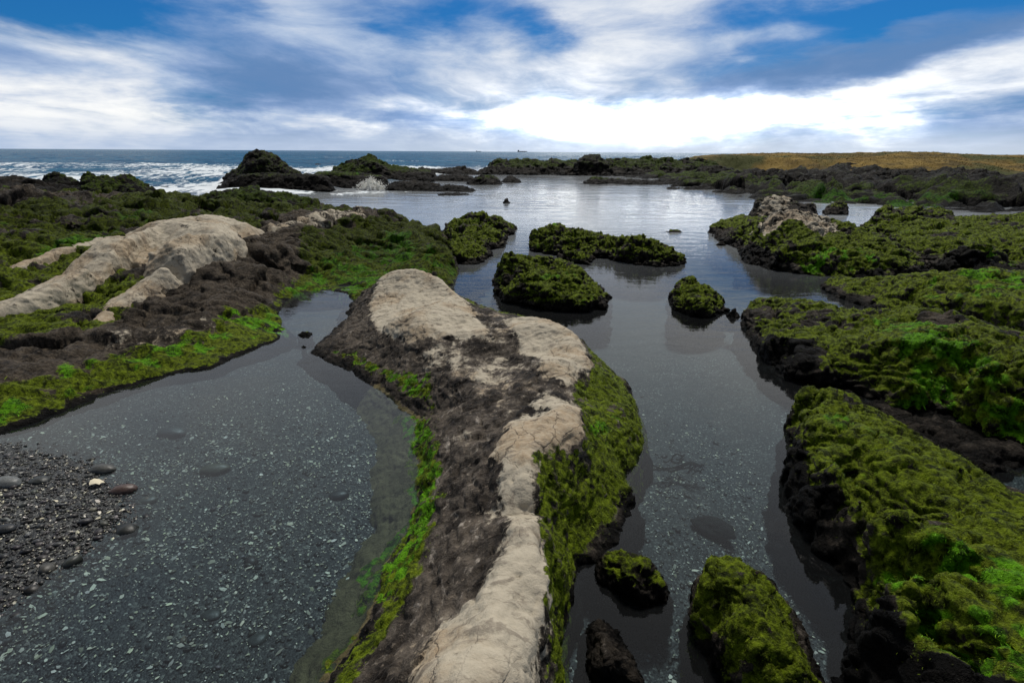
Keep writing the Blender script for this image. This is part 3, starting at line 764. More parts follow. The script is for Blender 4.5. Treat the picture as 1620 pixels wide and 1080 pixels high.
# open sea lies beyond the outer rocks: a line in plan
seaward = np.maximum(ss(Y-(30-0.0*X), 0, 14)*ss(-(X+5.5), -1, 4), ss(Y, 62, 78))
seaward = np.maximum(seaward, ss(Y-22, 0, 6)*ss(-(X+9.0), 0, 2))
env = seaward*ss(-Y, -900, -200)
sw = fbm(P*np.array([0.010, 0.045, 1]), 3, 21)
z = env*(0.42*fbm(P*np.array([0.055, 0.15, 1]), 4, 22, ridged=True)*0.75+0.14*fbm(P*np.array([.25, .6, 1]), 4, 23))
mid = ss(Y, 12, 26)*(1-seaward)
z = z+mid*0.030*fbm(P*np.array([.6, 1.6, 1]), 3, 24)
foam = np.zeros_like(X)
foam += seaward*ss(-Y, -105, -50)*(0.56+1.0*fbm(P*np.array([.10, .035, 1]), 5, 25))
foam += seaward*0.40*ss(fbm(P*np.array([.05, .02, 1]), 4, 26), 0.15, 0.5)*ss(-Y, -400, -80)
foam += 0.40*gauss_px(X, Y, 588, 303, 2.0, 2.5)+0.30*gauss_px(X, Y, 520, 308, 2.0, 2.0)+0.45*gauss_px(X, Y, 640, 270, 9, 12)
foam += mid*0.30*ss(fbm(P*np.array([.16, .22, 1]), 4, 27), 0.0, 0.5)*ss(-X, -3, 3)
foam = np.clip(foam, 0, 1)
chop = 0.03+0.08*ss(Y, 3.0, 7)+0.10*ss(Y, 8, 14)+0.06*ss(Y, 14, 22)+0.50*seaward
A = np.stack([foam, seaward, np.clip(chop, 0, 1), (1-seaward)*(.01+.62*ss(Y, 6.5, 22))*np.clip(.8+.8*fbm(P*np.array([.3, .15, 1]), 3, 29), 0, 1.4)], 1)  # alpha: share of pale diffuse that stands in for sky reflection
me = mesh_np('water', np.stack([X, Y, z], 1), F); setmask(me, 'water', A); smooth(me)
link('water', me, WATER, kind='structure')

# ------------------------------------------------------------------ left bank of the pool
bank_foot = [(-500, 760), (-250, 730), (-100, 705), (0, 687), (60, 666), (130, 642), (200, 614), (260, 597), (330, 581), (385, 556), (442, 535), (449, 518), (444, 490), (470, 467), (510, 458), (546, 462),
             (556, 490), (620, 520), (700, 480), (716, 452), (723, 422), (714, 398), (702, 370), (640, 362), (600, 354), (560, 338), (530, 330), (485, 318), (440, 308), (380, 306), (330, 311), (270, 312), (200, 300), (0, 300), (-300, 300)]
bank = [(-200, 690, .08), (20, 655, .05), (130, 618, .06), (220, 588, .06), (300, 560, .06), (380, 530, .07), (430, 500, .05), (425, 475, .07),
        (-100, 600, .22), (60, 605, .16), (130, 580, .17), (200, 550, .18), (270, 530, .18), (320, 505, .22), (390, 465, .28), (420, 430, .36), (440, 400, .44), (440, 372, .55),
        (430, 357, .62), (500, 349, .60), (560, 337, .58), (590, 338, .45), (600, 345, .30), (520, 375, .42), (500, 395, .33), (480, 420, .20), (460, 440, .12), (500, 440, .07), (560, 440, .07), (600, 425, .10),
        (560, 400, .16), (640, 400, .14), (580, 375, .30), (640, 370, .26), (670, 366, .34), (690, 376, .36), (700, 395, .33), (690, 425, .22), (660, 380, .30), (670, 440, .12), (620, 470, .12), (580, 480, .12),
        (150, 470, .17), (60, 490, .15), (0, 540, .14), (100, 530, .16), (230, 470, .22), (-200, 500, .3), (60, 440, .30), (130, 430, .32), (220, 440, .30),
        (300, 440, .35), (340, 400, .48), (280, 400, .42), (400, 380, .52),
        (0, 400, .52), (100, 400, .50), (180, 380, .55), (40, 375, .62), (210, 350, .66), (0, 345, .80), (100, 345, .76), (150, 335, .80), (250, 325, .66), (290, 322, .55), (330, 340, .62), (-300, 350, .9),
        (340, 322, .70), (410, 330, .62), (470, 340, .38), (460, 328, .40), (400, 345, .50), (0, 322, .95), (100, 318, .95), (200, 318, .75), (-200, 320, 1.0)]
BANKO = []
def gen_bank():
    X, Y, RR, F = polar(R(-56), R(-2), 0.0030, 2.0, 32, 1.0034)
    fw = np.array([W(*p) for p in bank_foot]); cw = np.array([W(*p) for p in bank])
    dd = polydist(cw[:, :2], fw)
    for p, q in zip(bank, dd):
        if q < 0: print('  BANK OUTSIDE', p, round(float(q), 3))
    n = len(fw)
    S_ = Surf([tuple(p) for p in fw]+[tuple(p) for p in cw]+ring_pts(fw, ((0.22, -0.2), (0.7, -0.9))), [(i, (i+1) % n) for i in range(n)])
    P = np.stack([X, Y, 0*X], 1); rr = RR/6.0
    H = S_(X+0.10*rr*fbm(P*0.8, 4, 31), Y+0.10*rr*fbm(P*0.8, 4, 32), 0.05*rr)
    V = np.stack([X, Y, H], 1)
    cell = (H > -0.85)
    keep = cell[F].all(1); F2 = F[keep]
    used = np.unique(F2); rm = np.zeros(len(V), np.int64); rm[used] = np.arange(len(used))
    me = mesh_np('rocky_shore', V[used], rm[F2])
    # ledges and lumps, growing with height above the water
    V = getV(me); N = getN(me); r = np.hypot(V[:, 0], V[:, 1]); k = ss(V[:, 2], -0.05, 0.25)*0.75+0.25
    Q = V.copy()
    a = 0.15*fbm(Q*0.9, 4, 33)*np.clip(r/8, .3, 2.0)+0.13*(fbm(Q*np.array([1.2, 2.6, 1]), 4, 34, ridged=True)-.3)*np.clip(r/9, .35, 1.8)
    V = V+N*(a*k)[:, None]; setV(me, V)
    V = getV(me); N = getN(me)
    Q = (V+.12*np.stack([perlin(V*1.7, 5), perlin(V*1.7, 6), perlin(V*1.7, 7)], 1))
    r_ = np.clip(np.hypot(V[:, 0], V[:, 1])/8, .5, 2.2)
    o1, e1 = facets(Q*np.array([1.1, 1.6, 2.2]), 2); o2, e2 = facets(Q*np.array([3.2, 4.5, 5]), 3)
    fa = (0.075*(o1-.5*(1-ss(e1, 0, .10)))+0.012*(o2-.6*(1-ss(e2, 0, .10))))*r_
    r = np.hypot(V[:, 0], V[:, 1])
    VF = V@np.array([[.55, .5, 0], [.5, 1.6, 0], [0, 0, 1.]])
    a = fa+0.050*(fbm(VF*np.array([1.6, 2.4, 2]), 4, 39, ridged=True)-.3)*np.clip(r/7, .6, 1.6)+0.013*fbm(VF*5, 4, 35, billow=True)*np.clip(r/7, .7, 2)+0.008*(fbm(V*16, 3, 36, ridged=True))
    s = (V@np.array([-.2, .75, 1.0]))/0.30+2.2*perlin(V*.9, 37)+.7*perlin(V*3, 38)
    a = a+0.016*(ss(np.abs((s % 1)-.35)*2, .1, .7)-.5)*np.clip(r/8, .6, 2)
    setV(me, V+N*(a*np.clip(k+.2, 0, 1))[:, None])
    A0 = [
        ('bare', [(-80, 640, .1), (100, 605, .1), (230, 550, .15), (340, 510, .2), (425, 490, .1), (440, 462, .15), (475, 430, .2), (505, 385, .4), (600, 352, .4), (600, 334, .5), (430, 348, .62), (400, 380, .5), (330, 420, .4), (235, 470, .25), (150, 520, .18), (-80, 560, .14)], .10, 1.0, .12),
        ('brown', [(-200, 700, .1), (150, 610, .1), (400, 500, .2), (440, 450, .2), (600, 345, .4), (430, 350, .6), (350, 420, .4), (200, 500, .2), (-200, 560, .15)], .15, .9, .15),
        ('bare', [(60, 455, .3), (200, 455, .25), (300, 440, .3), (300, 400, .4), (180, 395, .5), (100, 420, .4), (0, 440, .3)], .1, .8, .1),
        ('moss', [(0, 540, .1), (0, 440, .3), (150, 400, .3), (220, 430, .3), (150, 500, .15)], .12, .75, .12),
        ('brown', [(-50, 325, .9), (250, 325, .7), (120, 300, 1), (-50, 290, 1)], .5, .95, .4),
        ('bare', [(-50, 335, .9), (150, 325, .8), (200, 312, .8), (-50, 290, 1)], .5, .9, .4),
        ('bright', [(100, 600, .1), (170, 560, .15), (330, 505, .2), (400, 488, .15), (446, 492, .03), (447, 528, 0), (380, 545, .02), (330, 568, .02), (240, 585, .02), (130, 622, .03)], .07, .78, .12),
        ('bright', [(-50, 690, .03), (60, 655, .03), (70, 640, .06), (-50, 640, .08)], .07, 1.0, .08),
        ('bright', [(60, 420, .4), (200, 385, .5), (200, 372, .5), (60, 400, .5)], .2, .8, .2),
        ('bright', [(440, 470, .05), (520, 456, .02), (600, 480, .1), (700, 440, .2), (690, 395, .3), (640, 372, .3), (570, 385, .25), (500, 425, .15), (450, 450, .12)], .12, 1.0, .12),
        ('moss', [(480, 420, .2), (470, 370, .5), (540, 350, .5), (620, 352, .3), (700, 365, .3), (715, 420, .2), (600, 420, .2)], .2, .95, .2),
        ('pale', [(415, 362, .6), (470, 352, .62), (540, 340, .58), (575, 336, .55), (578, 346, .5), (520, 356, .55), (440, 368, .55)], .05, .62, .10),
        ('pale', [(150, 560, .15), (180, 535, .18), (300, 515, .2), (330, 500, .2), (335, 512, .2), (260, 545, .15)], .03, .33, .08),
    ]
    shade(me, 31, 0.8, A0, moss=0.95, bright=.28, brown=.4, lo=0.0, hi=0.05, upmin=-.1)
    smooth(me); print('bank', len(me.vertices))
    BANKO.append(link('rocky_shore', me, ROCK_B, kind='structure'))
gen_bank()

# ------------------------------------------------------------------ the long pale-crested ridge in the foreground
ridge_foot = [(489, 557), (539, 579), (582, 607), (628, 640), (660, 665), (655, 700), (660, 750), (668, 791), (640, 838), (612, 878), (596, 925), (595, 955), (575, 985), (530, 1040), (500, 1085), (430, 1250), (480, 1500), (800, 1600), (900, 1300),
              (890, 1080), (888, 1000), (915, 940), (908, 900), (945, 885), (985, 850), (1008, 795), (985, 757), (1008, 735), (1022, 685), (1000, 615), (950, 572), (925, 540), (880, 522), (815, 505), (745, 495), (722, 474), (700, 452), (640, 448), (600, 452), (556, 478), (545, 505)]
ridge_ctrl = [(520, 548, .07), (545, 520, .12), (580, 480, .25), (600, 445, .42), (630, 428, .54), (665, 428, .56), (700, 446, .48), (725, 468, .40), (738, 484, .36),
              (600, 520, .24), (560, 545, .12), (600, 575, .12), (640, 560, .24), (650, 500, .46), (700, 480, .48), (640, 610, .10), (690, 590, .25), (700, 530, .38), (760, 530, .42), (745, 560, .34), (770, 500, .38), (810, 495, .40),
              (800, 560, .33), (840, 515, .50), (880, 512, .50), (905, 530, .48), (925, 565, .44), (880, 570, .50), (850, 600, .42), (900, 600, .42), (870, 630, .42), (760, 630, .32), (690, 660, .18), (680, 720, .17), (740, 700, .30), (800, 640, .36),
              (940, 600, .36), (975, 620, .26), (1000, 680, .14), (960, 680, .26), (905, 645, .50), (925, 690, .46), (880, 680, .52), (820, 690, .50), (800, 740, .48), (840, 720, .53), (930, 730, .28), (975, 720, .16), (900, 765, .34), (930, 790, .20), (975, 800, .04), (960, 845, .03),
              (850, 760, .50), (840, 830, .52), (800, 860, .46), (760, 820, .34), (700, 820, .20), (700, 760, .20), (660, 880, .15), (720, 900, .30), (640, 960, .15), (620, 1020, .16), (560, 1060, .10), (700, 980, .34), (690, 1040, .44), (640, 1090, .40),
              (790, 920, .50), (850, 880, .50), (865, 930, .46), (850, 975, .44), (780, 1000, .54), (830, 1030, .50), (740, 1075, .60), (800, 1090, .55), (700, 1200, .55), (600, 1300, .4), (780, 1350, .5),
              (870, 830, .34), (885, 900, .22), (875, 1000, .22), (872, 1060, .22), (915, 850, .08), (900, 820, .20)]
ridge_reg = [
    ('silt', [(600, 600, 0), (668, 660, 0), (668, 790, 0), (625, 880, 0), (590, 990, 0), (540, 1090, 0), (300, 1090, 0), (470, 900, 0), (520, 760, 0), (530, 640, 0)], .05, 1.0, .05),
    ('brown', [(600, 600, 0), (655, 660, 0), (655, 780, 0), (600, 880, 0), (560, 1000, 0), (500, 1090, 0), (400, 1090, 0), (520, 900, 0), (560, 760, 0), (560, 650, 0)], .05, 1.0, .05),
    ('bare', [(489, 557, 0), (545, 470, .1), (600, 430, .4), (740, 470, .4), (930, 540, .4), (925, 700, .45), (850, 760, .5), (870, 900, .5), (850, 1000, .45), (850, 1200, .5), (560, 1250, .2), (560, 1060, .1), (690, 900, .2), (690, 700, .2), (600, 600, .1)], .05, 1.0, .06),
    ('brown', [(489, 557, 0), (545, 480, .1), (600, 440, .4), (640, 500, .4), (600, 580, .15), (680, 600, .2), (720, 650, .25), (700, 760, .2), (680, 760, .15), (600, 600, .1)], .08, .4, .1),
    ('pale', [(585, 470, .35), (600, 440, .45), (640, 418, .56), (700, 440, .50), (735, 472, .42), (750, 500, .40), (775, 530, .38), (770, 545, .36), (700, 530, .40), (650, 535, .34), (610, 525, .30), (590, 500, .3)], .025, 1.0, .045),
    ('pale', [(800, 505, .45), (850, 498, .5), (905, 515, .5), (925, 545, .46), (935, 580, .42), (905, 590, .45), (870, 570, .48), (830, 550, .44)], .025, 1.0, .04),
    ('pale', [(850, 575, .44), (905, 590, .44), (900, 612, .42), (870, 612, .42)], .02, .7, .05),
    ('pale', [(870, 635, .5), (905, 625, .48), (928, 670, .46), (920, 700, .44), (880, 705, .46), (855, 695, .5), (870, 660, .5)], .02, .85, .04),
    ('pale', [(775, 715, .45), (800, 680, .48), (835, 660, .5), (865, 690, .5), (870, 720, .5), (835, 735, .52), (850, 790, .5), (862, 850, .48), (878, 930, .45), (858, 985, .42), (848, 1040, .5), (860, 1200, .5), (600, 1250, .4), (660, 1050, .42), (700, 1000, .40), (760, 950, .42), (800, 890, .44), (805, 840, .44), (790, 790, .42), (800, 740, .48)], .03, 1.0, .045),
    ('pale', [(600, 500, .3), (740, 480, .38), (860, 500, .5), (930, 560, .44), (925, 640, .45), (820, 660, .45), (740, 640, .3), (640, 560, .25)], .08, .31, .08),
    ('pale', [(800, 655, .45), (860, 615, .45), (925, 622, .45), (932, 700, .44), (880, 735, .46), (850, 740, .5), (800, 720, .48)], .04, .72, .06),
    ('pale', [(700, 640, .3), (790, 640, .36), (790, 800, .4), (700, 1000, .35), (600, 1080, .2), (640, 960, .2), (700, 800, .25)], .08, .17, .1),
    ('pale', [(740, 595, .34), (800, 555, .36), (805, 565, .36), (760, 610, .33)], .015, .5, .05),
    ('pale', [(660, 555, .28), (720, 545, .34), (735, 580, .32), (700, 590, .28)], .02, .42, .06),
    ('bright', [(530, 560, .03), (600, 598, .03), (640, 625, .04), (690, 640, .16), (680, 610, .12), (620, 590, .10), (560, 560, .08)], .03, 1.0, .05),
    ('bright', [(625, 655, .0), (670, 650, .08), (690, 700, .13), (700, 745, .14), (690, 770, .14), (670, 800, .05), (640, 770, 0), (645, 700, 0)], .025, 1.0, .05),
    ('bright', [(700, 800, .15), (680, 840, .12), (650, 890, .12), (620, 950, .08), (560, 960, .0), (575, 880, .0), (630, 835, .0), (670, 795, .05)], .025, 1.0, .05),
    ('moss', [(500, 1060, 0), (560, 1000, 0), (580, 1010, .05), (540, 1060, .06)], .03, .8, .05),
    ('moss', [(845, 745, .4), (930, 720, .4), (905, 610, .4), (960, 580, .3), (1040, 640, .0), (1010, 760, -.1), (960, 800, 0), (930, 860, 0), (905, 900, 0), (905, 1200, 0), (870, 1200, .3), (868, 930, .4), (855, 830, .4)], .03, .95, .05),
    ('bright', [(940, 650, .35), (985, 650, .25), (970, 690, .2), (935, 730, .25), (925, 700, .35)], .04, .7, .05),
]
def ridge_post(me):                # pits and pocks in the dark rock, and softer pale lumps
    V = getV(me); N = getN(me)
    w = ss(N[:, 2], 0.3, 0.7)*ss(V[:, 2], 0.08, 0.2)
    p = fbm(V*np.array([17, 26, 20]), 2, 201); q = fbm(V*4, 2, 202)
    pit = ss(p, 0.32, 0.62)*ss(q, -0.1, 0.25)*w
    V = V-N*(pit*0.028)[:, None]
    s = fbm(V*np.array([5, 14, 5]), 3, 205, ridged=True)
    V = V+N*(0.008*s*w)[:, None]
    setV(me, V)
ridge = rock('rock_ridge', ridge_foot, ridge_ctrl, 0.0122, 0.45, 0.034, ROCK_R,
     'long dark rock ridge with cracked cream-coloured crest running from the bottom edge between two pools', 'rock ridge', regions=ridge_reg, skirt=0.20, depth=0.42, blur=0.035, warp=0.09, post=ridge_post, proud=.035, block=.34, fine=.6, flow=(-.35, 1),
     look=dict(lo=0.03, hi=0.08, moss=0.75, bright=.2, brown=.2))

# ------------------------------------------------------------------ the pale root-like outcrop on the left bank
ROCK_O = ROCK
oc_foot = [(-30, 440, .38), (0, 428, .42), (50, 406, .52), (100, 387, .60), (150, 374, .66), (205, 368, .68), (215, 356, .60), (260, 350, .62), (330, 346, .62), (400, 352, .58), (425, 368, .50), (418, 400, .36), (385, 418, .33), (335, 434, .30), (295, 452, .27), (250, 472, .24), (200, 492, .21), (160, 511, .18), (138, 515, .17),
           (150, 494, .20), (190, 464, .27), (222, 446, .31), (236, 430, .36), (215, 424, .36), (160, 447, .33), (110, 469, .28), (60, 488, .24), (10, 505, .20), (-40, 512, .18), (-40, 490, .22), (30, 466, .28), (90, 438, .36), (140, 416, .43), (180, 402, .48), (198, 392, .52), (150, 389, .56), (90, 403, .52), (30, 426, .44), (0, 441, .39), (-30, 452, .35)]
oc_ctrl = [(2, 437, .52), (50, 413, .62), (100, 393, .70), (150, 380, .76), (190, 375, .80), (2, 492, .32), (30, 476, .38), (70, 457, .46), (105, 440, .53), (140, 422, .60), (175, 406, .68), (205, 389, .76), (290, 402, .72), (265, 419, .62), (240, 440, .48), (210, 461, .37), (175, 485, .27), (152, 504, .20),
           (235, 354, .84), (262, 350, .89), (300, 342, .94), (330, 339, .95), (355, 348, .88), (390, 354, .80), (405, 375, .62), (402, 395, .44), (365, 402, .52), (335, 412, .50), (300, 366, .90), (350, 366, .84), (260, 380, .82), (320, 388, .78), (232, 382, .80), (252, 402, .62), (244, 418, .44), (380, 378, .68)]
outc_reg = [('pale', [(-100, 300, .5), (450, 300, .5), (450, 620, .2), (-100, 620, .2)], .1, .80, .02)]
outcrop = rock('pale_outcrop', oc_foot, oc_ctrl, 0.018, 0.8, 0.050, ROCK_O, 'pale grey smooth outcrop with root-like arms spreading over the left bank', 'rock outcrop',
     regions=outc_reg, skirt=0.07, depth=0.30, z0=0.22, blur=0.06, warp=0.04, strata=.1, fine=.40, block=.12, look=dict(moss=0, bright=0, brown=.3))

# ------------------------------------------------------------------ weed standing up from the rocks
def algae_material():
    m, n = material('green_algae'); at = n.new('ShaderNodeAttribute', attribute_name='tint')
    pos = n.new('ShaderNodeNewGeometry').outputs['Position']; k = n.noise(pos, 40, 4, .6)
    c = n.mix(n.ss(k, .3, .7), n.mix(1.0, at.outputs['Color'], (.45, .45, .45), 'MULTIPLY'), at.outputs['Color'])
    b = n.new('ShaderNodeBsdfPrincipled'); n.put(b.inputs['Base Color'], c); b.inputs['Roughness'].default_value = .5; b.inputs['Specular IOR Level'].default_value = .12
    finish(n, b.outputs[0]); return m
ALGAE = algae_material()
def tufts(o, count, size, seed, zmin=0.0, label=None):
    me = o.data; V = getV(me); N = getN(me); loc = np.array(o.location)
    A = np.empty(len(V)*4, np.float32); me.attributes['mask'].data.foreach_get('color', A); A = A.reshape(-1, 4)
    Wd = V+loc; r = np.random.default_rng(seed)
    d = Wd-np.array([0, 0, CAM_H]); w_ = d@f0; sx = 810+FPX*(d@cr)/w_; sy = 540-FPX*(d@cu)/w_
    wgt = A[:, 1]*(0.35+A[:, 2])*((sx > -60) & (sx < 1680) & (sy < 1140) & (w_ > .5))*(Wd[:, 2] > zmin)*((-(N*d).sum(1)) > -0.15*np.linalg.norm(d, axis=1))/(1+.0*w_)
    wgt = wgt*ss(fbm(Wd*9, 3, seed), -.35, .25)
    if wgt.sum() <= 0: return
    k = r.choice(len(V), count, p=wgt/wgt.sum()); n = count; P = V[k]+r.normal(0, size*.5, (n, 3)); Nn = N[k]
    dist = np.linalg.norm(d[k], axis=1); L = .72*size*np.exp(r.normal(0, .35, n))*np.clip(dist/3, .75, 1.6)
    down = np.array([0, 0, -1.0])-Nn*(-Nn[:, 2:3]); t = r.normal(0, 1, (n, 3)); t -= Nn*(t*Nn).sum(1)[:, None]; t /= np.linalg.norm(t, axis=1)[:, None]+1e-6
    t = t*.8+down*.7; t /= np.linalg.norm(t, axis=1)[:, None]+1e-6
    sd = np.cross(Nn, t); wd = L*r.uniform(.05, .13, n)
    p0 = P-Nn*.003; p1 = P+t*(L*.45)[:, None]+Nn*(L*r.uniform(.03, .22, n))[:, None]; p2 = P+t*L[:, None]+Nn*(L*r.uniform(-.05, .35, n))[:, None]
    VV = np.stack([p0-sd*(wd*.6)[:, None], p0+sd*(wd*.6)[:, None], p1-sd*wd[:, None], p1+sd*wd[:, None], p2-sd*(wd*.3)[:, None], p2+sd*(wd*.3)[:, None]], 1)
    fc = np.array([(0, 1, 3, 2), (2, 3, 5, 4)]); FF = (fc[None]+(np.arange(n)*6)[:, None, None]).reshape(-1, 4)
    b = ss(A[k, 2]+r.normal(0, .15, n), .25, .7)[:, None]; g = (1-.58*ss(Wd[k, 1], 6.5, 11)*(o.name == 'rocky_shore'))[:, None]*np.exp(r.normal(-.08, .32, n))[:, None]
    tint = (np.array([.17, .23, .008])*(1-b)+np.array([.16, .42, .008])*b)*g
    am = mesh_np('algae', VV.reshape(-1, 3), FF); setmask(am, 'tint', np.repeat(np.concatenate([np.minimum(tint, .5), np.ones((n, 1))], 1), 6, 0)); smooth(am)
    link('algae', am, ALGAE, parent=o, kind='stuff')
tufts(BANKO[0], 36000, .013, 2, -.02)
tufts(ridge, 34000, .011, 1, -.02)

# ------------------------------------------------------------------ boulders in the channel
G_IS = 'mossy boulders standing in the channel'
rock('boulder', [(780, 455), (784, 470), (815, 483), (870, 493), (930, 495), (962, 490), (965, 470), (930, 440), (880, 425), (800, 425), (788, 435)],
     [(800, 396, .58), (808, 402, .55), (830, 402, .52), (870, 405, .50), (900, 412, .44), (925, 432, .34), (950, 455, .22), (960, 475, .10), (800, 430, .28), (790, 440, .22), (815, 450, .26), (860, 455, .28), (900, 470, .20), (930, 482, .10), (840, 425, .40), (880, 440, .34)],
     0.016, 0.5, 0.061, ROCK, 'wedge-shaped mossy boulder just behind the pale ridge, peak at its left end', 'boulder', G_IS, skirt=.05, blur=.05, look=dict(lo=.06, hi=.16, bright=.25), weed=(6000, .014))
rock('boulder', [(838, 385), (842, 398), (880, 405), (910, 417), (935, 420), (945, 408), (1000, 418), (1050, 424), (1080, 420), (1078, 405), (1050, 398), (990, 380), (930, 372), (870, 368)],
     [(842, 372, .28), (862, 358, .42), (880, 364, .38), (905, 362, .42), (930, 372, .34), (960, 378, .28), (990, 380, .36), (1010, 376, .42), (1040, 386, .34), (1060, 398, .22), (1074, 408, .12), (870, 385, .28), (910, 395, .26), (950, 395, .22), (1000, 396, .24), (1040, 406, .16), (975, 390, .22)],
     0.022, 0.45, 0.081, ROCK, 'long low chain of mossy humps in the channel behind the wedge-shaped boulder', 'boulder', G_IS, skirt=.06, blur=.04, warp=.12, look=dict(lo=.05, hi=.14, bright=.3))
rock('boulder', [(1060, 470), (1062, 490), (1090, 502), (1130, 505), (1149, 495), (1148, 478), (1120, 465), (1080, 460)],
     [(1066, 446, .24), (1075, 440, .28), (1095, 440, .30), (1120, 452, .26), (1140, 472, .14), (1080, 465, .22), (1110, 475, .2), (1068, 470, .14)],
     0.015, 0.35, 0.047, ROCK, 'small rounded dark green boulder alone in mid-channel beside the right bank', 'boulder', G_IS, skirt=.04, look=dict(lo=.04, hi=.12, bright=.2))
rock('boulder', [(700, 372), (715, 392), (755, 402), (800, 392), (806, 375), (820, 360), (800, 354), (740, 352), (705, 358)],
     [(722, 345, .38), (735, 337, .50), (765, 338, .50), (790, 342, .44), (812, 354, .22), (770, 355, .42), (740, 360, .38), (790, 370, .26), (720, 370, .28), (705, 362, .25), (765, 380, .24)],
     0.026, 0.55, 0.081, ROCK, 'mossy boulder at the tip of the left bank, farther of the touching pair', 'boulder', G_IS, skirt=.06, look=dict(lo=.08, hi=.2, bright=.25))
rock('boulder', [(700, 395), (715, 418), (760, 420), (782, 402), (770, 388), (735, 380)],
     [(712, 380, .26), (722, 372, .32), (740, 374, .30), (757, 388, .24), (770, 398, .12), (735, 392, .24), (750, 403, .14), (715, 400, .2)],
     0.02, 0.4, 0.061, ROCK, 'mossy boulder at the tip of the left bank, nearer of the touching pair', 'boulder', G_IS, skirt=.05, look=dict(lo=.06, hi=.16, bright=.1))

# small stones just breaking the surface
def nub(px, py, w, h, label, mat=ROCK, dark=True, elong=1.0):
    c = W(px, py, 0); s = c[1]/FPX; wx = w*s/2; hz = h*s
    f = [(c[0]+wx*math.cos(a)*(1+.2*math.sin(3*a+px)), c[1]+wx*elong*math.sin(a)*(1+.2*math.cos(2*a+px)), 0) for a in np.linspace(0, 2*math.pi, 9)[:-1]]
    ct = [(c[0]-wx*.35, c[1], hz*.9), (c[0]+wx*.3, c[1]+wx*.2, hz), (c[0], c[1]-wx*.3*elong, hz*.7), (c[0]+wx*.6, c[1], hz*.5)]
    rock('stone', f, ct, max(wx/9, .012), wx*1.6, wx*.12, mat, label, 'stone', 'small stones breaking the surface of the channel', worldpts=True, skirt=wx*.15, blur=wx*.05, depth=.2,
         look=dict(moss=0.15 if dark else .9, bright=.1, lo=.02, hi=.06))
nub(801, 321, 12, 7, 'tiny black square stone alone in open silver water')
nub(1067, 367, 34, 5, 'thin flat stone barely breaking the water right of the mossy humps', dark=False, elong=.6)
nub(1141, 388, 16, 7, 'small dark stone beside the mossy tip of the pale-topped right rock')
nub(1160, 500, 22, 14, 'dark knob of stone between the round boulder and the right bank')
nub(1066, 299, 44, 5, 'low dark stone at the near edge of the spit in the far pool', mat=ROCK_MID, elong=.5)
nub(483, 530, 24, 7, 'larger green weedy nub poking from the narrow end of the left pool', dark=False)
nub(480, 549, 11, 4, 'smaller green weedy nub poking from the narrow end of the left pool', dark=False)

# ------------------------------------------------------------------ right bank, near to far
rock('mossy_slab', [(1268, 640), (1243, 680), (1240, 760), (1250, 822), (1300, 885), (1345, 935), (1340, 1000), (1325, 1085), (1380, 1400), (1900, 1500), (2100, 1000), (1800, 850), (1640, 800), (1560, 760), (1490, 715), (1420, 676), (1350, 645), (1300, 628)],
     [(1270, 612, .30), (1310, 616, .30), (1345, 632, .30), (1275, 650, .28), (1290, 660, .33), (1265, 686, .34), (1300, 700, .36), (1310, 720, .37), (1340, 745, .40), (1375, 770, .43), (1400, 800, .45), (1395, 870, .46), (1290, 725, .22), (1330, 775, .20), (1365, 820, .19), (1365, 860, .15), (1340, 870, .10), (1300, 830, .10), (1270, 770, .12), (1256, 720, .16),
      (1400, 670, .30), (1440, 690, .32), (1500, 720, .32), (1555, 748, .28), (1380, 700, .36), (1450, 760, .36), (1620, 800, .3), (1520, 800, .38), (1600, 900, .45), (1420, 920, .48), (1395, 930, .30), (1372, 950, .06), (1440, 958, .50), (1400, 1010, .02), (1500, 1014, .50), (1420, 1100, .05), (1590, 1068, .50), (1480, 1170, .05), (1480, 900, .46), (1560, 980, .48),
      (1800, 1000, .5), (1750, 880, .4), (1700, 1120, .5), (1900, 1200, .4)],
     0.012, 0.55, 0.052, ROCK, 'broad bright green mossy slab with undercut edge filling the lower right corner', 'rock slab', skirt=.06, blur=.03, warp=.09, depth=.42,
     regions=[('bright', [(1395, 860, .46), (1440, 820, .42), (1620, 900, .4), (1900, 1000, .4), (1900, 1200, .4), (1600, 1075, .5), (1440, 970, .5)], .08, 1.0, .09),
              ('bright', [(1300, 640, .3), (1420, 690, .35), (1400, 780, .4), (1370, 765, .42), (1300, 700, .36)], .08, .55, .10),
              ('moss', [(1262, 600, .3), (1400, 660, .3), (1560, 740, .3), (1900, 800, .3), (1900, 1200, .4), (1600, 1080, .5), (1440, 975, .5), (1390, 870, .46), (1400, 800, .44), (1330, 745, .38), (1260, 690, .34)], .04, 1.0, .06),
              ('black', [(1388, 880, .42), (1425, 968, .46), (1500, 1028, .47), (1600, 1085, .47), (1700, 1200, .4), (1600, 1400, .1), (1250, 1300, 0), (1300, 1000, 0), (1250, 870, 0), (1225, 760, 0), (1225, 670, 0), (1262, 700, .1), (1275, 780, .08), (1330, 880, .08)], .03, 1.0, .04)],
     flow=(.25, -1), fine=.42, block=.55, strata=.7, look=dict(lo=.08, hi=.2, bright=.15, moss=.8), weed=(20000, .009))
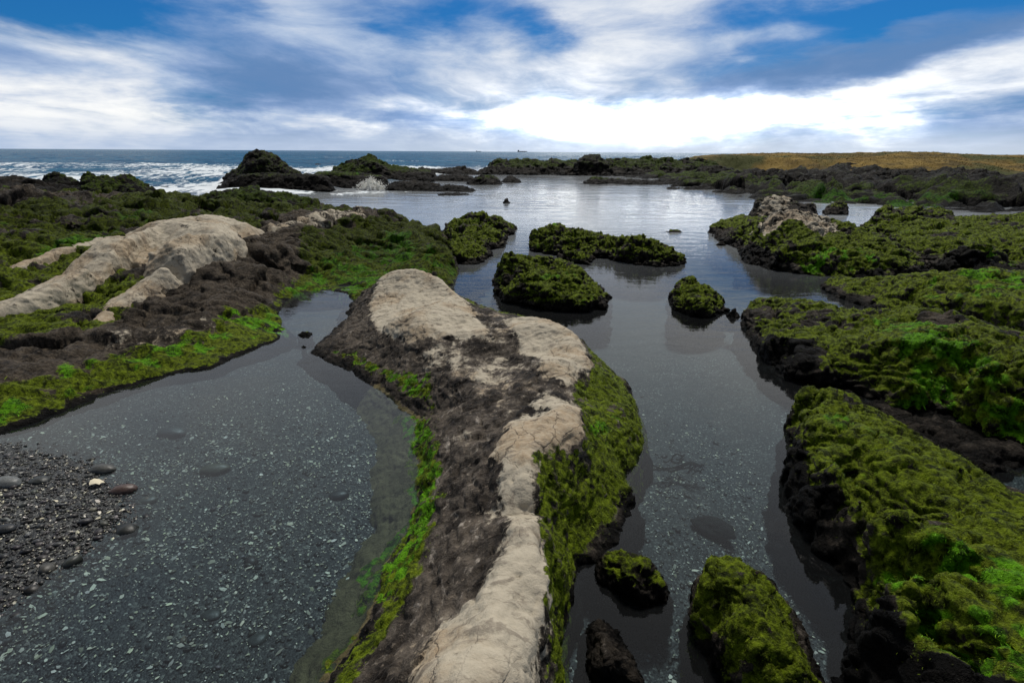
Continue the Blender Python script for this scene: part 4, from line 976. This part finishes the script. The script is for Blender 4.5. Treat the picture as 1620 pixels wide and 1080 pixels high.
rock('mossy_rock', [(1168, 505), (1180, 530), (1190, 548), (1215, 580), (1245, 600), (1290, 612), (1340, 618), (1420, 648), (1500, 660), (1560, 690), (1620, 712), (1800, 760), (2100, 700), (1900, 560), (1700, 545), (1600, 530), (1500, 512), (1400, 505), (1330, 490), (1250, 482), (1195, 480)],
     [(1178, 486, .18), (1200, 470, .28), (1235, 468, .32), (1280, 480, .32), (1330, 492, .34), (1375, 500, .40), (1420, 492, .48), (1470, 490, .52), (1520, 505, .54), (1580, 535, .56), (1630, 560, .58), (1800, 620, .55), (1210, 510, .18), (1260, 515, .26), (1200, 540, .14), (1215, 535, .2), (1260, 532, .28), (1310, 542, .28), (1350, 560, .28), (1260, 570, .2), (1310, 590, .18), (1250, 590, .1), (1360, 590, .22), (1400, 540, .42), (1450, 580, .40), (1520, 620, .34), (1600, 640, .40), (1400, 625, .14), (1500, 645, .14), (1600, 680, .2), (1550, 580, .52), (1350, 520, .32), (1800, 700, .3)],
     0.016, 0.65, 0.055, ROCK, 'large lumpy mossy rock on the right bank, directly behind the broad bright green slab', 'rock', skirt=.08, blur=.04, warp=.10,
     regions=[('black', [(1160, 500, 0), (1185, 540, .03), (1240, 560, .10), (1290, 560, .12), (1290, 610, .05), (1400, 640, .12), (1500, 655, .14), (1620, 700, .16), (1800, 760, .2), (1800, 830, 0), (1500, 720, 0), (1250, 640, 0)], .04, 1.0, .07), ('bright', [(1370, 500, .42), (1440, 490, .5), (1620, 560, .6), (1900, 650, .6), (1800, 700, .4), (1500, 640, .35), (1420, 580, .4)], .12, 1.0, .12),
              ('bare', [(1455, 492, .52), (1500, 497, .54), (1540, 515, .55), (1500, 520, .5), (1460, 508, .5)], .05, .9, .06),
              ('brown', [(1455, 492, .52), (1500, 497, .54), (1540, 515, .55), (1500, 520, .5), (1460, 508, .5)], .05, .9, .06)],
     flow=(.45, -1), fine=.45, block=.7, strata=.6, look=dict(lo=.06, hi=.16, bright=.12, moss=1), weed=(16000, .012))
rock('mossy_rock', [(1290, 452), (1330, 476), (1370, 488), (1420, 505), (1480, 520), (1620, 560), (1900, 600), (2000, 480), (1700, 448), (1560, 448), (1430, 440), (1350, 445)],
     [(1300, 446, .10), (1330, 434, .20), (1350, 440, .20), (1385, 440, .26), (1400, 452, .24), (1440, 450, .34), (1480, 438, .48), (1520, 430, .54), (1600, 425, .58), (1700, 430, .6), (1340, 460, .14), (1400, 472, .16), (1450, 480, .24), (1520, 470, .44), (1600, 480, .46), (1500, 500, .2), (1700, 500, .4), (1600, 520, .3)],
     0.024, 0.7, 0.06, ROCK, 'mossy rock on the right bank whose low tan snout points left into the channel', 'rock', skirt=.1, blur=.06, warp=.12,
     regions=[('black', [(1290, 458, 0), (1330, 470, .08), (1400, 480, .12), (1450, 494, .15), (1560, 522, .25), (1620, 540, .3), (1900, 580, .3), (1900, 640, 0), (1480, 535, 0), (1330, 490, 0)], .05, 1, .08), ('bright', [(1440, 450, .4), (1520, 425, .55), (1900, 430, .6), (1900, 500, .5), (1500, 470, .4)], .2, .9, .15)], flow=(.8, -1), fine=.5, block=.75, strata=.6, look=dict(lo=.05, hi=.14, bright=.1))  # front strip blackened: shade of the gap below, painted in
rock('pale_topped_rock', [(1118, 368), (1135, 382), (1165, 394), (1172, 415), (1215, 427), (1290, 437), (1400, 446), (1470, 436), (1480, 412), (1440, 396), (1400, 380), (1340, 362), (1280, 358), (1180, 356), (1130, 358)],
     [(1126, 354, .22), (1150, 350, .26), (1172, 340, .36), (1190, 345, .38), (1150, 368, .14), (1205, 345, .66), (1230, 334, .88), (1255, 328, .95), (1290, 335, .86), (1320, 348, .70), (1330, 360, .60), (1370, 372, .52), (1400, 382, .48), (1425, 398, .38), (1180, 380, .20), (1200, 372, .45), (1250, 365, .62), (1300, 375, .54), (1190, 400, .16), (1240, 400, .34), (1320, 410, .26), (1380, 408, .32), (1440, 418, .3), (1400, 428, .14), (1300, 428, .08)],
     0.024, 0.7, 0.07, ROCK, 'mossy rock by the channel with a folded pale grey top, largest on the right', 'rock', skirt=.07, blur=.05, warp=.08,
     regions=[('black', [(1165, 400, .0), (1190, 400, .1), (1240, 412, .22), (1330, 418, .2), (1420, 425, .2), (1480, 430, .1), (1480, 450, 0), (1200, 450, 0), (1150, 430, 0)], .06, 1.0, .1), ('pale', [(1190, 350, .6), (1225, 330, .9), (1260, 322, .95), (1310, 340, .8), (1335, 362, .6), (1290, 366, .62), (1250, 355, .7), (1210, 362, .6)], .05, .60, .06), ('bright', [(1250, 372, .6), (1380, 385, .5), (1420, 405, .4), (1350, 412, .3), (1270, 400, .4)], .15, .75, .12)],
     look=dict(lo=.10, hi=.25, bright=.2))
rock('mossy_rock', [(1355, 362), (1375, 385), (1440, 415), (1490, 432), (1620, 446), (1900, 470), (2000, 390), (1700, 352), (1500, 350), (1380, 352)],
     [(1368, 348, .40), (1400, 340, .50), (1440, 346, .46), (1480, 344, .50), (1540, 346, .48), (1620, 342, .55), (1750, 350, .55), (1400, 362, .40), (1450, 378, .36), (1520, 370, .44), (1600, 380, .42), (1440, 398, .24), (1480, 415, .2), (1500, 392, .40), (1560, 386, .46), (1600, 410, .2), (1700, 400, .4), (1550, 425, .1)],
     0.03, 0.9, 0.09, ROCK, 'wide mossy rock mass at the right edge, behind the rock with the tan snout', 'rock', skirt=.1, blur=.08, warp=.12,
     regions=[('bright', [(1460, 400, .4), (1520, 385, .45), (1620, 390, .45), (1600, 400, .4), (1500, 412, .3)], .2, .8, .15), ('black', [(1470, 412, .2), (1510, 400, .3), (1620, 402, .35), (1900, 420, .3), (1900, 500, 0), (1500, 440, 0)], .08, 1, .1)],  # blackened lower strip carries the gap's shade as colour
     look=dict(lo=.1, hi=.25, bright=.25))
rock('mossy_rock', [(1340, 378), (1362, 395), (1400, 405), (1425, 400), (1420, 385), (1380, 372)],
     [(1355, 368, .30), (1362, 371, .28), (1385, 372, .26), (1405, 380, .26), (1380, 388, .16)],
     0.022, 0.4, 0.05, ROCK, 'small pointed mossy hump wedged behind the pale-topped rock', 'rock', skirt=.06, look=dict(lo=.05, hi=.14, bright=.25))
crest('pale_topped_rock', 19.5, [(1193, 326), (1200, 312), (1225, 308), (1245, 310), (1262, 318), (1290, 322)], ROCK, 'domed dark rock with a pale tan cap standing in water far right', front=1.0, back=.8, voxel=.035, S=.7, amp=.06,
      regions=[('pale', [(1195, 318, .55), (1225, 305, .7), (1260, 308, .6), (1250, 318, .55), (1220, 318, .6)], .06, .6, .1)], look=dict(lo=.2, hi=.5, moss=.4, bright=.1))
crest('dark_rock', 20.5, [(1306, 326), (1320, 318), (1332, 314), (1342, 324)], ROCK, 'little pointed dark rock in the water strip right of the domed pale-capped rock', front=.5, back=.4, voxel=.03, S=.4, amp=.04, cat='rock', look=dict(lo=.1, hi=.3, moss=.5, bright=.1))
crest('dark_rock', 18.3, [(1385, 335), (1400, 325), (1450, 324), (1490, 327), (1508, 336)], ROCK, 'flat-topped dark green rock in the water strip, behind the wide mossy mass', front=.7, back=.8, voxel=.035, S=.6, amp=.06, cat='rock', look=dict(lo=.15, hi=.3, moss=.9, bright=.2))

rock('wet_ledge', [(1290, 622), (1360, 652), (1430, 684), (1500, 720), (1560, 752), (1640, 742), (1800, 780), (2000, 840), (2000, 720), (1800, 720), (1620, 690), (1500, 650), (1400, 628), (1300, 608)],
     [(1320, 625, .04), (1400, 645, .06), (1470, 670, .07), (1540, 705, .07), (1600, 715, .07), (1700, 735, .08), (1850, 760, .08), (1440, 668, .03), (1560, 725, .05)],
     0.016, 0.4, 0.035, ROCK, 'low brown-black wet ledge in the cleft behind the broad green slab', 'rock ledge', skirt=.1, depth=.3, look=dict(lo=.1, hi=.3, moss=.25, bright=.1, brown=.5))

# ------------------------------------------------------------------ near stones at the foot of the ridge
rock('boulder', [(938, 895), (948, 925), (985, 950), (1030, 968), (1060, 958), (1064, 930), (1040, 895), (1000, 875), (960, 870)],
     [(960, 880, .12), (990, 872, .15), (1030, 890, .14), (1052, 920, .10), (980, 905, .15), (1010, 920, .16), (970, 925, .08), (1030, 945, .07)],
     0.009, 0.22, 0.02, ROCK, 'rounded olive-black stone in shallow water against the foot of the pale ridge', 'boulder', skirt=.03, depth=.3, blur=.02, look=dict(lo=.03, hi=.1, moss=.55, bright=.05))
rock('boulder', [(922, 1000), (918, 1050), (940, 1090), (1000, 1110), (1022, 1085), (1010, 1045), (980, 1000), (950, 975)],
     [(945, 980, .08), (955, 1000, .13), (985, 1040, .13), (950, 1050, .12), (1000, 1075, .1), (970, 1080, .11)],
     0.009, 0.22, 0.018, ROCK, 'bare dark pointed stone in shallow water at the bottom edge', 'boulder', skirt=.03, depth=.3, blur=.02, look=dict(lo=.05, hi=.12, moss=.2, bright=.0, brown=.6))
rock('boulder', [(1092, 935), (1092, 1000), (1120, 1060), (1160, 1120), (1280, 1180), (1320, 1120), (1300, 1060), (1262, 985), (1225, 925), (1175, 885), (1130, 890)],
     [(1105, 918, .20), (1130, 884, .26), (1165, 882, .28), (1205, 908, .28), (1235, 950, .26), (1120, 935, .24), (1150, 920, .30), (1190, 940, .32), (1165, 985, .30), (1220, 985, .30), (1255, 1000, .22), (1200, 1030, .30), (1270, 1050, .24), (1180, 1080, .24), (1240, 1080, .28), (1160, 1020, .2), (1130, 990, .12), (1250, 1120, .2)],
     0.0095, 0.35, 0.024, ROCK, 'yellow-green topped boulder with black sides standing alone at the bottom right of the channel', 'boulder', skirt=.04, depth=.36, blur=.02,
     regions=[('moss', [(1095, 940, .2), (1110, 900, .25), (1170, 875, .28), (1230, 930, .27), (1300, 1040, .2), (1300, 1150, .2), (1210, 1100, .25), (1170, 1020, .25), (1140, 960, .26)], .03, 1.0, .05)], look=dict(lo=.14, hi=.24, bright=.1, moss=.8), weed=(5000, .007))

# ------------------------------------------------------------------ left far rocks and the outer reef
DK = dict(lo=.3, hi=.9, moss=.4, bright=.1, brown=.0)
crest('dark_rock', 17.5, [(318, 312), (325, 304), (340, 299), (370, 297), (400, 297), (440, 299), (465, 304), (485, 312), (495, 322)], ROCK_MID, 'low broad dark rock with green flank in front of the big domed rock', front=2.4, back=1.4, voxel=.05, S=1.0, amp=.09, cat='rock',
      base=0.1, fall=(.78, .3), look=dict(lo=.0, hi=.1, moss=.9, bright=.15, brown=.3))
crest('dark_rock', 21.0, [(-160, 270), (-60, 272), (0, 276), (30, 279), (60, 283), (90, 289), (125, 296)], ROCK_MID, 'long low dark brown rock shelf at the left edge below the surf', front=3, back=2, voxel=.07, S=1.2, amp=.1, cat='rock', base=0.3, look=dict(lo=.9, hi=1.6, moss=.2, bright=0, brown=.9))
crest('dark_rock', 23.0, [(68, 284), (74, 273), (88, 271), (102, 274), (118, 284), (126, 290)], ROCK_MID, 'smooth black hump of rock left of the spiky black rock', front=1.2, back=1, voxel=.05, S=.7, amp=.06, cat='rock', base=0.3, look=DK)
crest('dark_rock', 22.5, [(124, 290), (130, 276), (137, 267), (146, 270), (154, 277), (158, 282), (163, 271), (169, 278), (180, 281), (192, 275), (205, 272), (214, 277), (224, 288), (240, 294), (255, 303), (272, 312)], ROCK_MID,
      'jagged black rock with spiky crest descending to the surf, left of the gap', front=2.6, back=1.4, voxel=.05, S=.8, amp=.07, cat='rock', base=0.2, fall=(.65, .3), look=dict(lo=.3, hi=.8, moss=.6, bright=.05, brown=.4))
crest('domed_rock', 33.0, [(348, 293), (353, 281), (366, 269), (377, 263), (384, 255), (386, 243), (394, 238), (406, 234), (418, 235), (430, 240), (440, 247), (450, 257), (462, 267), (474, 272)], ROCK_MID,
      'big black domed rock rising above the horizon at left centre', front=2.2, back=2, voxel=.07, S=1.1, amp=.10, cat='rock', look=DK, fall=(.72, .3))
crest('dark_shelf', 30.8, [(346, 294), (362, 284), (380, 276), (420, 272), (470, 272), (500, 275), (520, 280), (524, 288)], ROCK_MID, 'flat black rock shelf in front of the big domed rock', front=1.3, back=1.2, voxel=.07, S=1.0, amp=.08, cat='rock shelf', fall=(.85, .3), look=DK)
crest('dark_shelf', 34.0, [(490, 276), (500, 271), (520, 270), (545, 271), (575, 273), (600, 276), (612, 280)], ROCK_MID, 'flat shelf with a bright green edge beside the splash', front=1.5, back=1.2, voxel=.07, S=.8, amp=.05, cat='rock shelf', fall=(.9, .3),
      look=dict(lo=.6, hi=.75, moss=1, bright=.8))
crest('peaked_rock', 43.0, [(525, 268), (532, 260), (545, 254), (562, 250), (572, 246), (582, 242), (592, 245), (602, 252), (616, 257), (630, 262), (655, 264), (684, 268)], ROCK_MID, 'peaked dark green rock behind the splash', front=3.2, back=2, voxel=.09, S=1.4, amp=.13, cat='rock',
      look=dict(lo=.3, hi=.9, moss=.7, bright=.1, brown=.3))
WEED = dict(lo=.2, hi=.6, moss=.25, bright=0, brown=.35)
crest('seaweed_rock', 32.5, [(612, 294), (625, 287), (650, 285), (675, 287), (696, 292)], ROCK_MID, 'low reddish-brown weedy rock just right of the splash', front=1.6, back=1.2, voxel=.06, S=.7, amp=.07, cat='rock', look=WEED, fall=(.8, .3))
crest('seaweed_rock', 31.5, [(690, 297), (700, 292), (720, 291), (738, 294), (748, 298)], ROCK_MID, 'low weedy rock, right of the reddish-brown one near the splash', front=1.0, back=.9, voxel=.06, S=.6, amp=.06, cat='rock', look=WEED)
crest('seaweed_rock', 28.6, [(692, 311), (705, 306), (722, 305), (735, 309), (740, 314)], ROCK_MID, 'nearest small brown weedy rock, below the others by the splash', front=.7, back=.7, voxel=.05, S=.5, amp=.05, cat='rock', look=WEED)
crest('seaweed_rock', 42.0, [(684, 280), (700, 276), (730, 276), (748, 279), (752, 285)], ROCK_MID, 'flat dark rock left of the low humped rock in the far pool', front=1.2, back=1, voxel=.09, S=.7, amp=.07, cat='rock', look=WEED)
crest('seaweed_rock', 38.5, [(742, 286), (752, 278), (768, 274), (785, 278), (792, 286)], ROCK_MID, 'dark green humped rock in the far pool below the outer reef', front=1.5, back=1, voxel=.08, S=.7, amp=.08, cat='rock', look=dict(lo=.2, hi=.5, moss=.7, bright=0, brown=.3))
crest('seaweed_rock', 41.0, [(796, 284), (802, 279), (812, 278), (822, 283)], ROCK_MID, 'smaller dark rock right of the humped rock in the far pool', front=1.0, back=.8, voxel=.08, S=.6, amp=.06, cat='rock', look=DK)
# outer reef chain
random.seed(4)
def skyl(x0, x1, y0, y1, step, jag, seed):
    r = random.Random(seed); n = max(3, int((x1-x0)/step)); out = []
    for i in range(n+1):
        t = i/n; out.append((x0+(x1-x0)*t, y0+(y1-y0)*t+r.uniform(-jag, jag*.8)))
    return out
crest('reef', 56.0, [(640, 272), (655, 270)]+skyl(668, 740, 265, 264, 12, 3, 1)+[(752, 271), (762, 273)], ROCK_MID, 'low black reef right behind the peaked dark green rock', front=3, back=2, voxel=.13, S=1.4, amp=.16, cat='reef', look=DK)
crest('reef', 58.0, [(752, 272), (765, 266)]+[(778, 256), (790, 250), (802, 253), (815, 250), (830, 251), (845, 250), (860, 252), (875, 250), (895, 251), (912, 252), (925, 254)]+[(935, 262)], ROCK_MID, 'long jagged black reef at the centre of the horizon, left of the domed reef', front=4.5, back=3, voxel=.13, S=1.6, amp=.2, cat='reef', look=dict(lo=.3, hi=.9, moss=.6, bright=.05, brown=.3), fall=(.7, .3))
crest('reef', 55.0, [(910, 258), (916, 248), (926, 243), (938, 241), (948, 244), (955, 249), (962, 253)], ROCK_MID, 'domed dark boulder on the outer reef, right of centre', front=2.5, back=2, voxel=.12, S=1.3, amp=.15, cat='reef', look=DK, fall=(.7, .3))
crest('reef', 57.0, [(950, 256)]+skyl(962, 1120, 249, 250, 11, 3, 3)+[(1135, 256)], ROCK_MID, 'jagged black reef ridge between the domed boulder and the grassy dune', front=5, back=3, voxel=.13, S=1.6, amp=.2, cat='reef', look=dict(lo=.3, hi=.9, moss=.6, bright=.1, brown=.3), fall=(.6, .3))
crest('reef', 40.0, [(926, 285), (934, 280), (948, 279), (962, 281), (985, 283), (1010, 284), (1040, 285), (1070, 287), (1110, 289), (1150, 293)], ROCK_MID, 'low green-black spit of rock in the far pool below the outer reef', front=1.4, back=1.6, voxel=.08, S=.8, amp=.09, cat='reef', look=dict(lo=.2, hi=.4, moss=.8, bright=.1))

# right hand reef flat, one wide piece of terrain up to the dune
def gen_reef():
    foot = [(1060, 298), (1080, 301), (1130, 306), (1180, 314), (1196, 320), (1300, 322), (1380, 326), (1480, 333), (1560, 338), (1640, 342), (1900, 350), (2400, 350), (2400, 262), (1900, 256), (1620, 254), (1300, 252), (1120, 252), (1000, 256), (900, 262), (740, 272), (860, 277), (960, 279), (1010, 284), (1045, 291)]
    ctrl = [(760, 268, .2), (860, 268, .5), (960, 266, .7), (1060, 268, .5), (1120, 285, .4), (1060, 285, .3), (1200, 302, .45), (1150, 298, .3), (1250, 300, .6), (1350, 305, .55), (1450, 312, .5), (1550, 318, .5), (1650, 320, .5), (1900, 325, .6), (1200, 285, .6), (1300, 285, .7), (1450, 288, .75), (1600, 290, .75), (1800, 295, .8),
            (1200, 268, .35), (1350, 268, .35), (1500, 270, .35), (1650, 272, .35), (1900, 272, .35), (1150, 257, .3), (1300, 258, .3), (1600, 262, .3), (2000, 265, .3)]
    X, Y, RR, F = polar(R(-6), R(56), 0.0030, 14, 115, 1.0030)
    fw = np.array([W(*p) for p in foot]); cw = np.array([W(*p) for p in ctrl])
    dd = polydist(cw[:, :2], fw)
    n = len(fw); ok = dd > 0
    for p, q in zip(ctrl, dd):
        if q < 0: print('  REEF OUTSIDE', p, round(float(q), 3))
    S_ = Surf([tuple(p) for p in fw]+[tuple(p) for p in cw[ok]]+ring_pts(fw, ((0.4, -0.4), (1.5, -1.5))), [(i, (i+1) % n) for i in range(n)])
    P = np.stack([X, Y, 0*X], 1); rr = RR/25
    H = S_(X+1.0*rr*fbm(P*0.25, 4, 51), Y+1.0*rr*fbm(P*0.25, 4, 52), 0.12*rr)
    V = np.stack([X, Y, H], 1); keep = (H > -1.0)[F].all(1); F2 = F[keep]
    used = np.unique(F2); rm = np.zeros(len(V), np.int64); rm[used] = np.arange(len(used))
    me = mesh_np('reef_flat', V[used], rm[F2]); V = getV(me); N = getN(me); k = ss(V[:, 2], -.2, .35)*.8+.2
    a = 0.55*(fbm(V*0.42, 4, 53, ridged=True)-.38)+0.42*fbm(V*np.array([.7, .7, 1]), 4, 54)+0.10*fbm(V*3, 3, 55, billow=True)
    o1, e1 = facets(V*np.array([.45, .35, .6])+.3*np.stack([perlin(V*.7, 5), perlin(V*.7, 6), 0*a], 1), 4); a = a+.55*(o1-.4)-.3*(1-ss(e1, 0, .15))
    V = V+np.stack([0*a, 0*a, a*k], 1); setV(me, V)
    shade(me, 51, 2.2, [('bright', [(1270, 292, .6), (1330, 290, .6), (1500, 300, .6), (1500, 312, .5), (1280, 302, .5)], .5, .8, .6), ('bare', [(1150, 268, 1), (1700, 290, 1), (1700, 255, 1), (1150, 250, 1)], 1, .7, 1.0)], moss=1.0, bright=.22, brown=.0, lo=.1, hi=.5, upmin=.30)
    smooth(me); print('reef', len(me.vertices)); link('reef_flat', me, ROCK_MID, kind='structure')
gen_reef()
random.seed(9)
for i, (px, py, d, wpx, h) in enumerate([(1212, 276, 36, 60, 12), (1290, 282, 33, 70, 14), (1420, 272, 40, 120, 13), (1530, 272, 42, 120, 14), (1600, 282, 34, 110, 14), (1130, 266, 46, 60, 9), (1350, 262, 55, 90, 8)]):
    lab = ['dark lumpy rock on the far right reef, nearest its left end', 'dark humped rock on the far right reef, right of the domed pale-capped rock', 'rounded black rock cluster below the dune, between two grassy spurs', 'biggest black rock cluster under the dune near the right edge',
           'dark rock hump on the reef at the right edge', 'small brown rock at the left foot of the grassy dune', 'small dark rock in the golden grass midway along the dune'][i]
    sk = [(px-wpx/2, py+h*.5)]+[(px-wpx/2+wpx*t, py-h*math.sin(math.pi*t)**.7*(.5)+random.uniform(-2, 2)) for t in (.15, .3, .45, .6, .75, .88)]+[(px+wpx/2, py+h*.5)]
    crest('reef_rock', d, sk, ROCK_MID, lab, front=d*.045, back=d*.04, base=0.3, voxel=d*.0022, S=1.0, amp=.12, cat='rock', look=dict(lo=.5, hi=1.2, moss=.35, bright=.1, brown=.3))

# ------------------------------------------------------------------ golden dune
def dune_material():
    m, n = material('dry_dune_grass'); pos = n.new('ShaderNodeNewGeometry').outputs['Position']
    a = n.noise(pos, .35, 6, .65, .4); b = n.noise(n.vmath('MULTIPLY', pos, (1, .4, .35)), 1.1, 5, .6)
    c = n.mix(n.ss(b, .3, .7), (0.12, 0.078, 0.020), (0.235, 0.158, 0.042)); c = n.mix(n.ss(a, .47, .60), c, (0.085, 0.060, 0.020)); gz = n.noise(pos, .12, 4, .6); c = n.mix(n.ss(gz, .5, .62), c, (0.06, 0.065, 0.02))
    finish(n, principled(n, c, .9, n.bump(n.add(a, b), .8, .4), .1)); return m
DUNE = dune_material()
def gen_dune():
    sky = [(1100, 256), (1140, 249), (1180, 246), (1240, 248), (1300, 247), (1360, 246), (1420, 245), (1460, 246), (1500, 248), (1560, 250), (1620, 250), (1800, 250), (2300, 252)]
    Y0 = 62; pts = []
    for px, py in sky:
        p = WY(px, py, Y0); z = max(p[2], .5); t = .25+.75*min(max((px-1180)/300, 0), 1)
        pts += [(p[0], Y0, z-.1)]+[(p[0]*(1-q*t), Y0*(1-q*t), h) for q, h in ((.10, z-.3), (.17, .95), (.22, .5), (.29, -.3))]+[(p[0]*1.3, Y0*1.3, z-.05), (p[0]*2.4, Y0*2.4, z-.2), (p[0]*2.6, Y0*2.6, -.5)]
    p = WY(1070, 258, Y0); pts += [(p[0]*k, Y0*k, -.3) for k in (.7, .85, .93, 1, 1.3, 2.6)]
    S_ = Surf(pts)
    X, Y, RR, F = polar(R(14), R(56), 0.0030, 36, 165, 1.005)
    P = np.stack([X, Y, 0*X], 1)
    H = S_(X+2.5*fbm(P*.09, 3, 61), Y+4*fbm(P*.09, 3, 62), .8)
    H = H+.55*fbm(P*.13, 4, 63)+.25*fbm(P*.4, 3, 65, ridged=True)*ss(fbm(P*.06, 2, 66), -.3, .3)+.10*fbm(P*1.3, 3, 64, ridged=True)
    V = np.stack([X, Y, H], 1); keep = (H > -1)[F].all(1); F2 = F[keep]
    used = np.unique(F2); rm = np.zeros(len(V), np.int64); rm[used] = np.arange(len(used))
    me = mesh_np('dune', V[used], rm[F2]); smooth(me); link('dune', me, DUNE, kind='structure')
    # tufts of dry grass
    V = getV(me); N = getN(me); m = np.nonzero((V[:, 2] > .7) & (np.hypot(V[:, 0], V[:, 1]) < 95))[0]
    r = np.random.default_rng(5); pick = r.choice(m, 30000); B = V[pick]+r.normal(0, .08, (len(pick), 3))*np.array([1, 1, 0])
    hgt = r.uniform(.04, .10, len(B)); w = hgt*.5; an = r.uniform(0, 6.28, len(B)); lean = r.normal(0, .5, (len(B), 2))*hgt[:, None]+np.array([.08, 0])
    dx = np.stack([np.cos(an)*w, np.sin(an)*w, 0*w], 1)
    T = B+np.stack([lean[:, 0], lean[:, 1], hgt], 1)
    VV = np.stack([B-dx, B+dx, T], 1).reshape(-1, 3); VV[:, 2] -= .02
    FF = np.arange(len(VV)).reshape(-1, 3)
    me = mesh_np('dune_grass', VV, FF); link('dune_grass', me, DUNE, label='golden dry grass covering the low dune at the right horizon', cat='grass', kind='stuff')
gen_dune()
crest('breakwater', 160.0, [(1560, 250), (1568, 243), (1640, 243), (1900, 243)], ROCK_FAR, 'flat dark breakwater on the horizon at the right edge', front=3, back=3, voxel=.5, S=3, amp=.15, cat='breakwater', look=dict(moss=0, bright=0, brown=0), strata=0)

# rocks out in the surf
def surf(px, py, wpx, hpx, label):
    c = W(px, py, 0); Y_ = float(c[1]); sk = [(px-wpx/2, py), (px-wpx*.3, py-hpx), (px, py-hpx*.55), (px+wpx*.25, py-hpx*.9), (px+wpx/2, py)]
    crest('surf_rock', Y_, sk, ROCK_MID, label, front=Y_*.02, back=Y_*.02, voxel=Y_*.0025, S=1.0, amp=.06, cat='rock', group='small rocks out in the surf', look=dict(moss=0, bright=0, brown=.2))
surf(305, 271, 20, 5, 'small black rock awash in the surf, left one of the near pair')
surf(332, 271, 11, 4, 'small black rock awash in the surf, right one of the near pair')
surf(503, 262, 12, 5, 'small black rock between the domed rock and the peaked rock, seaward')
surf(262, 299, 20, 4, 'low black rock awash at the edge of the surf beside the spiky rock')

# ------------------------------------------------------------------ ships on the horizon
def paint(name, c, rough=.6):
    m, n = material(name); pos = n.new('ShaderNodeNewGeometry').outputs['Position']
    k = n.noise(pos, .2, 4, .6); finish(n, principled(n, n.mix(n.ss(k, .3, .7), c, tuple(t*.7 for t in c)), rough)); return m
HULL = paint('dark_hull', (0.03, 0.045, 0.07)); DECK = paint('grey_superstructure', (0.16, 0.19, 0.24))
def boxm(name, cx, cy, cz, sx, sy, sz, mat, parent, bow=0.0):
    v = np.array([(x, y, z) for z in (-1, 1) for x, y in ((-1, -1), (1, -1), (1, 1), (-1, 1))], float)*np.array([sx/2, sy/2, sz/2])
    if bow:
        v[[5, 6], 0] += bow; v[[1, 2], 1] *= .3; v[[5, 6], 1] *= .5
    v += np.array([cx, cy, cz]); f = [(0, 3, 2, 1), (4, 5, 6, 7), (0, 1, 5, 4), (1, 2, 6, 5), (2, 3, 7, 6), (3, 0, 4, 7)]
    return link(name, mesh_np(name, v, f), mat, parent)
def ship(px, L, Y_, label):
    x = WY(px, 240, Y_)[0]; e = link('cargo_ship', None, None, label=label, cat='ship', group='ships on the horizon'); e.location = (x, Y_, 0)
    boxm('hull', 0, 0, L*.025, L, L*.14, L*.075, HULL, e, bow=L*.04)
    boxm('bridge', -L*.36, 0, L*.12, L*.12, L*.11, L*.115, DECK, e); boxm('funnel', -L*.44, 0, L*.11, L*.04, L*.04, L*.10, HULL, e)
    for k in (-.15, .05, .25): boxm('hatch', L*k, 0, L*.075, L*.14, L*.09, L*.024, DECK, e)
    boxm('mast', L*.42, 0, L*.11, L*.012, L*.012, L*.10, HULL, e)
ship(826, 82, 5200, 'dark cargo ship on the horizon, right and larger of the two')
ship(757, 52, 6000, 'tiny cargo ship on the horizon, left and fainter of the two')

def splash():
    r = np.random.default_rng(8); n = 5200; c = WY(588, 300, 31.5); c[2] = 0.02
    a = r.uniform(0, math.pi, n); v = np.abs(r.normal(0, .55, n))**.8; h = r.beta(1.3, 3.2, n)
    X = c[0]+np.cos(a)*v*(.35+h)*.85; Yy = c[1]+r.normal(0, .25, n); Z = h*.95*np.abs(np.sin(a))**.5*(1-.25*np.minimum(v, 1.5))
    s = np.exp(r.normal(-4.25, .5, n))*(1.5-h)
    scatter('splash', np.stack([X, Yy, np.maximum(Z, 0)], 1), ICO, ICOF, np.stack([s, s, s*1.3], 1), np.full((n, 3), .9), SHELL, r, .5, .2, 'white burst of spray where a wave hits the green-edged shelf', 'splash')
splash()
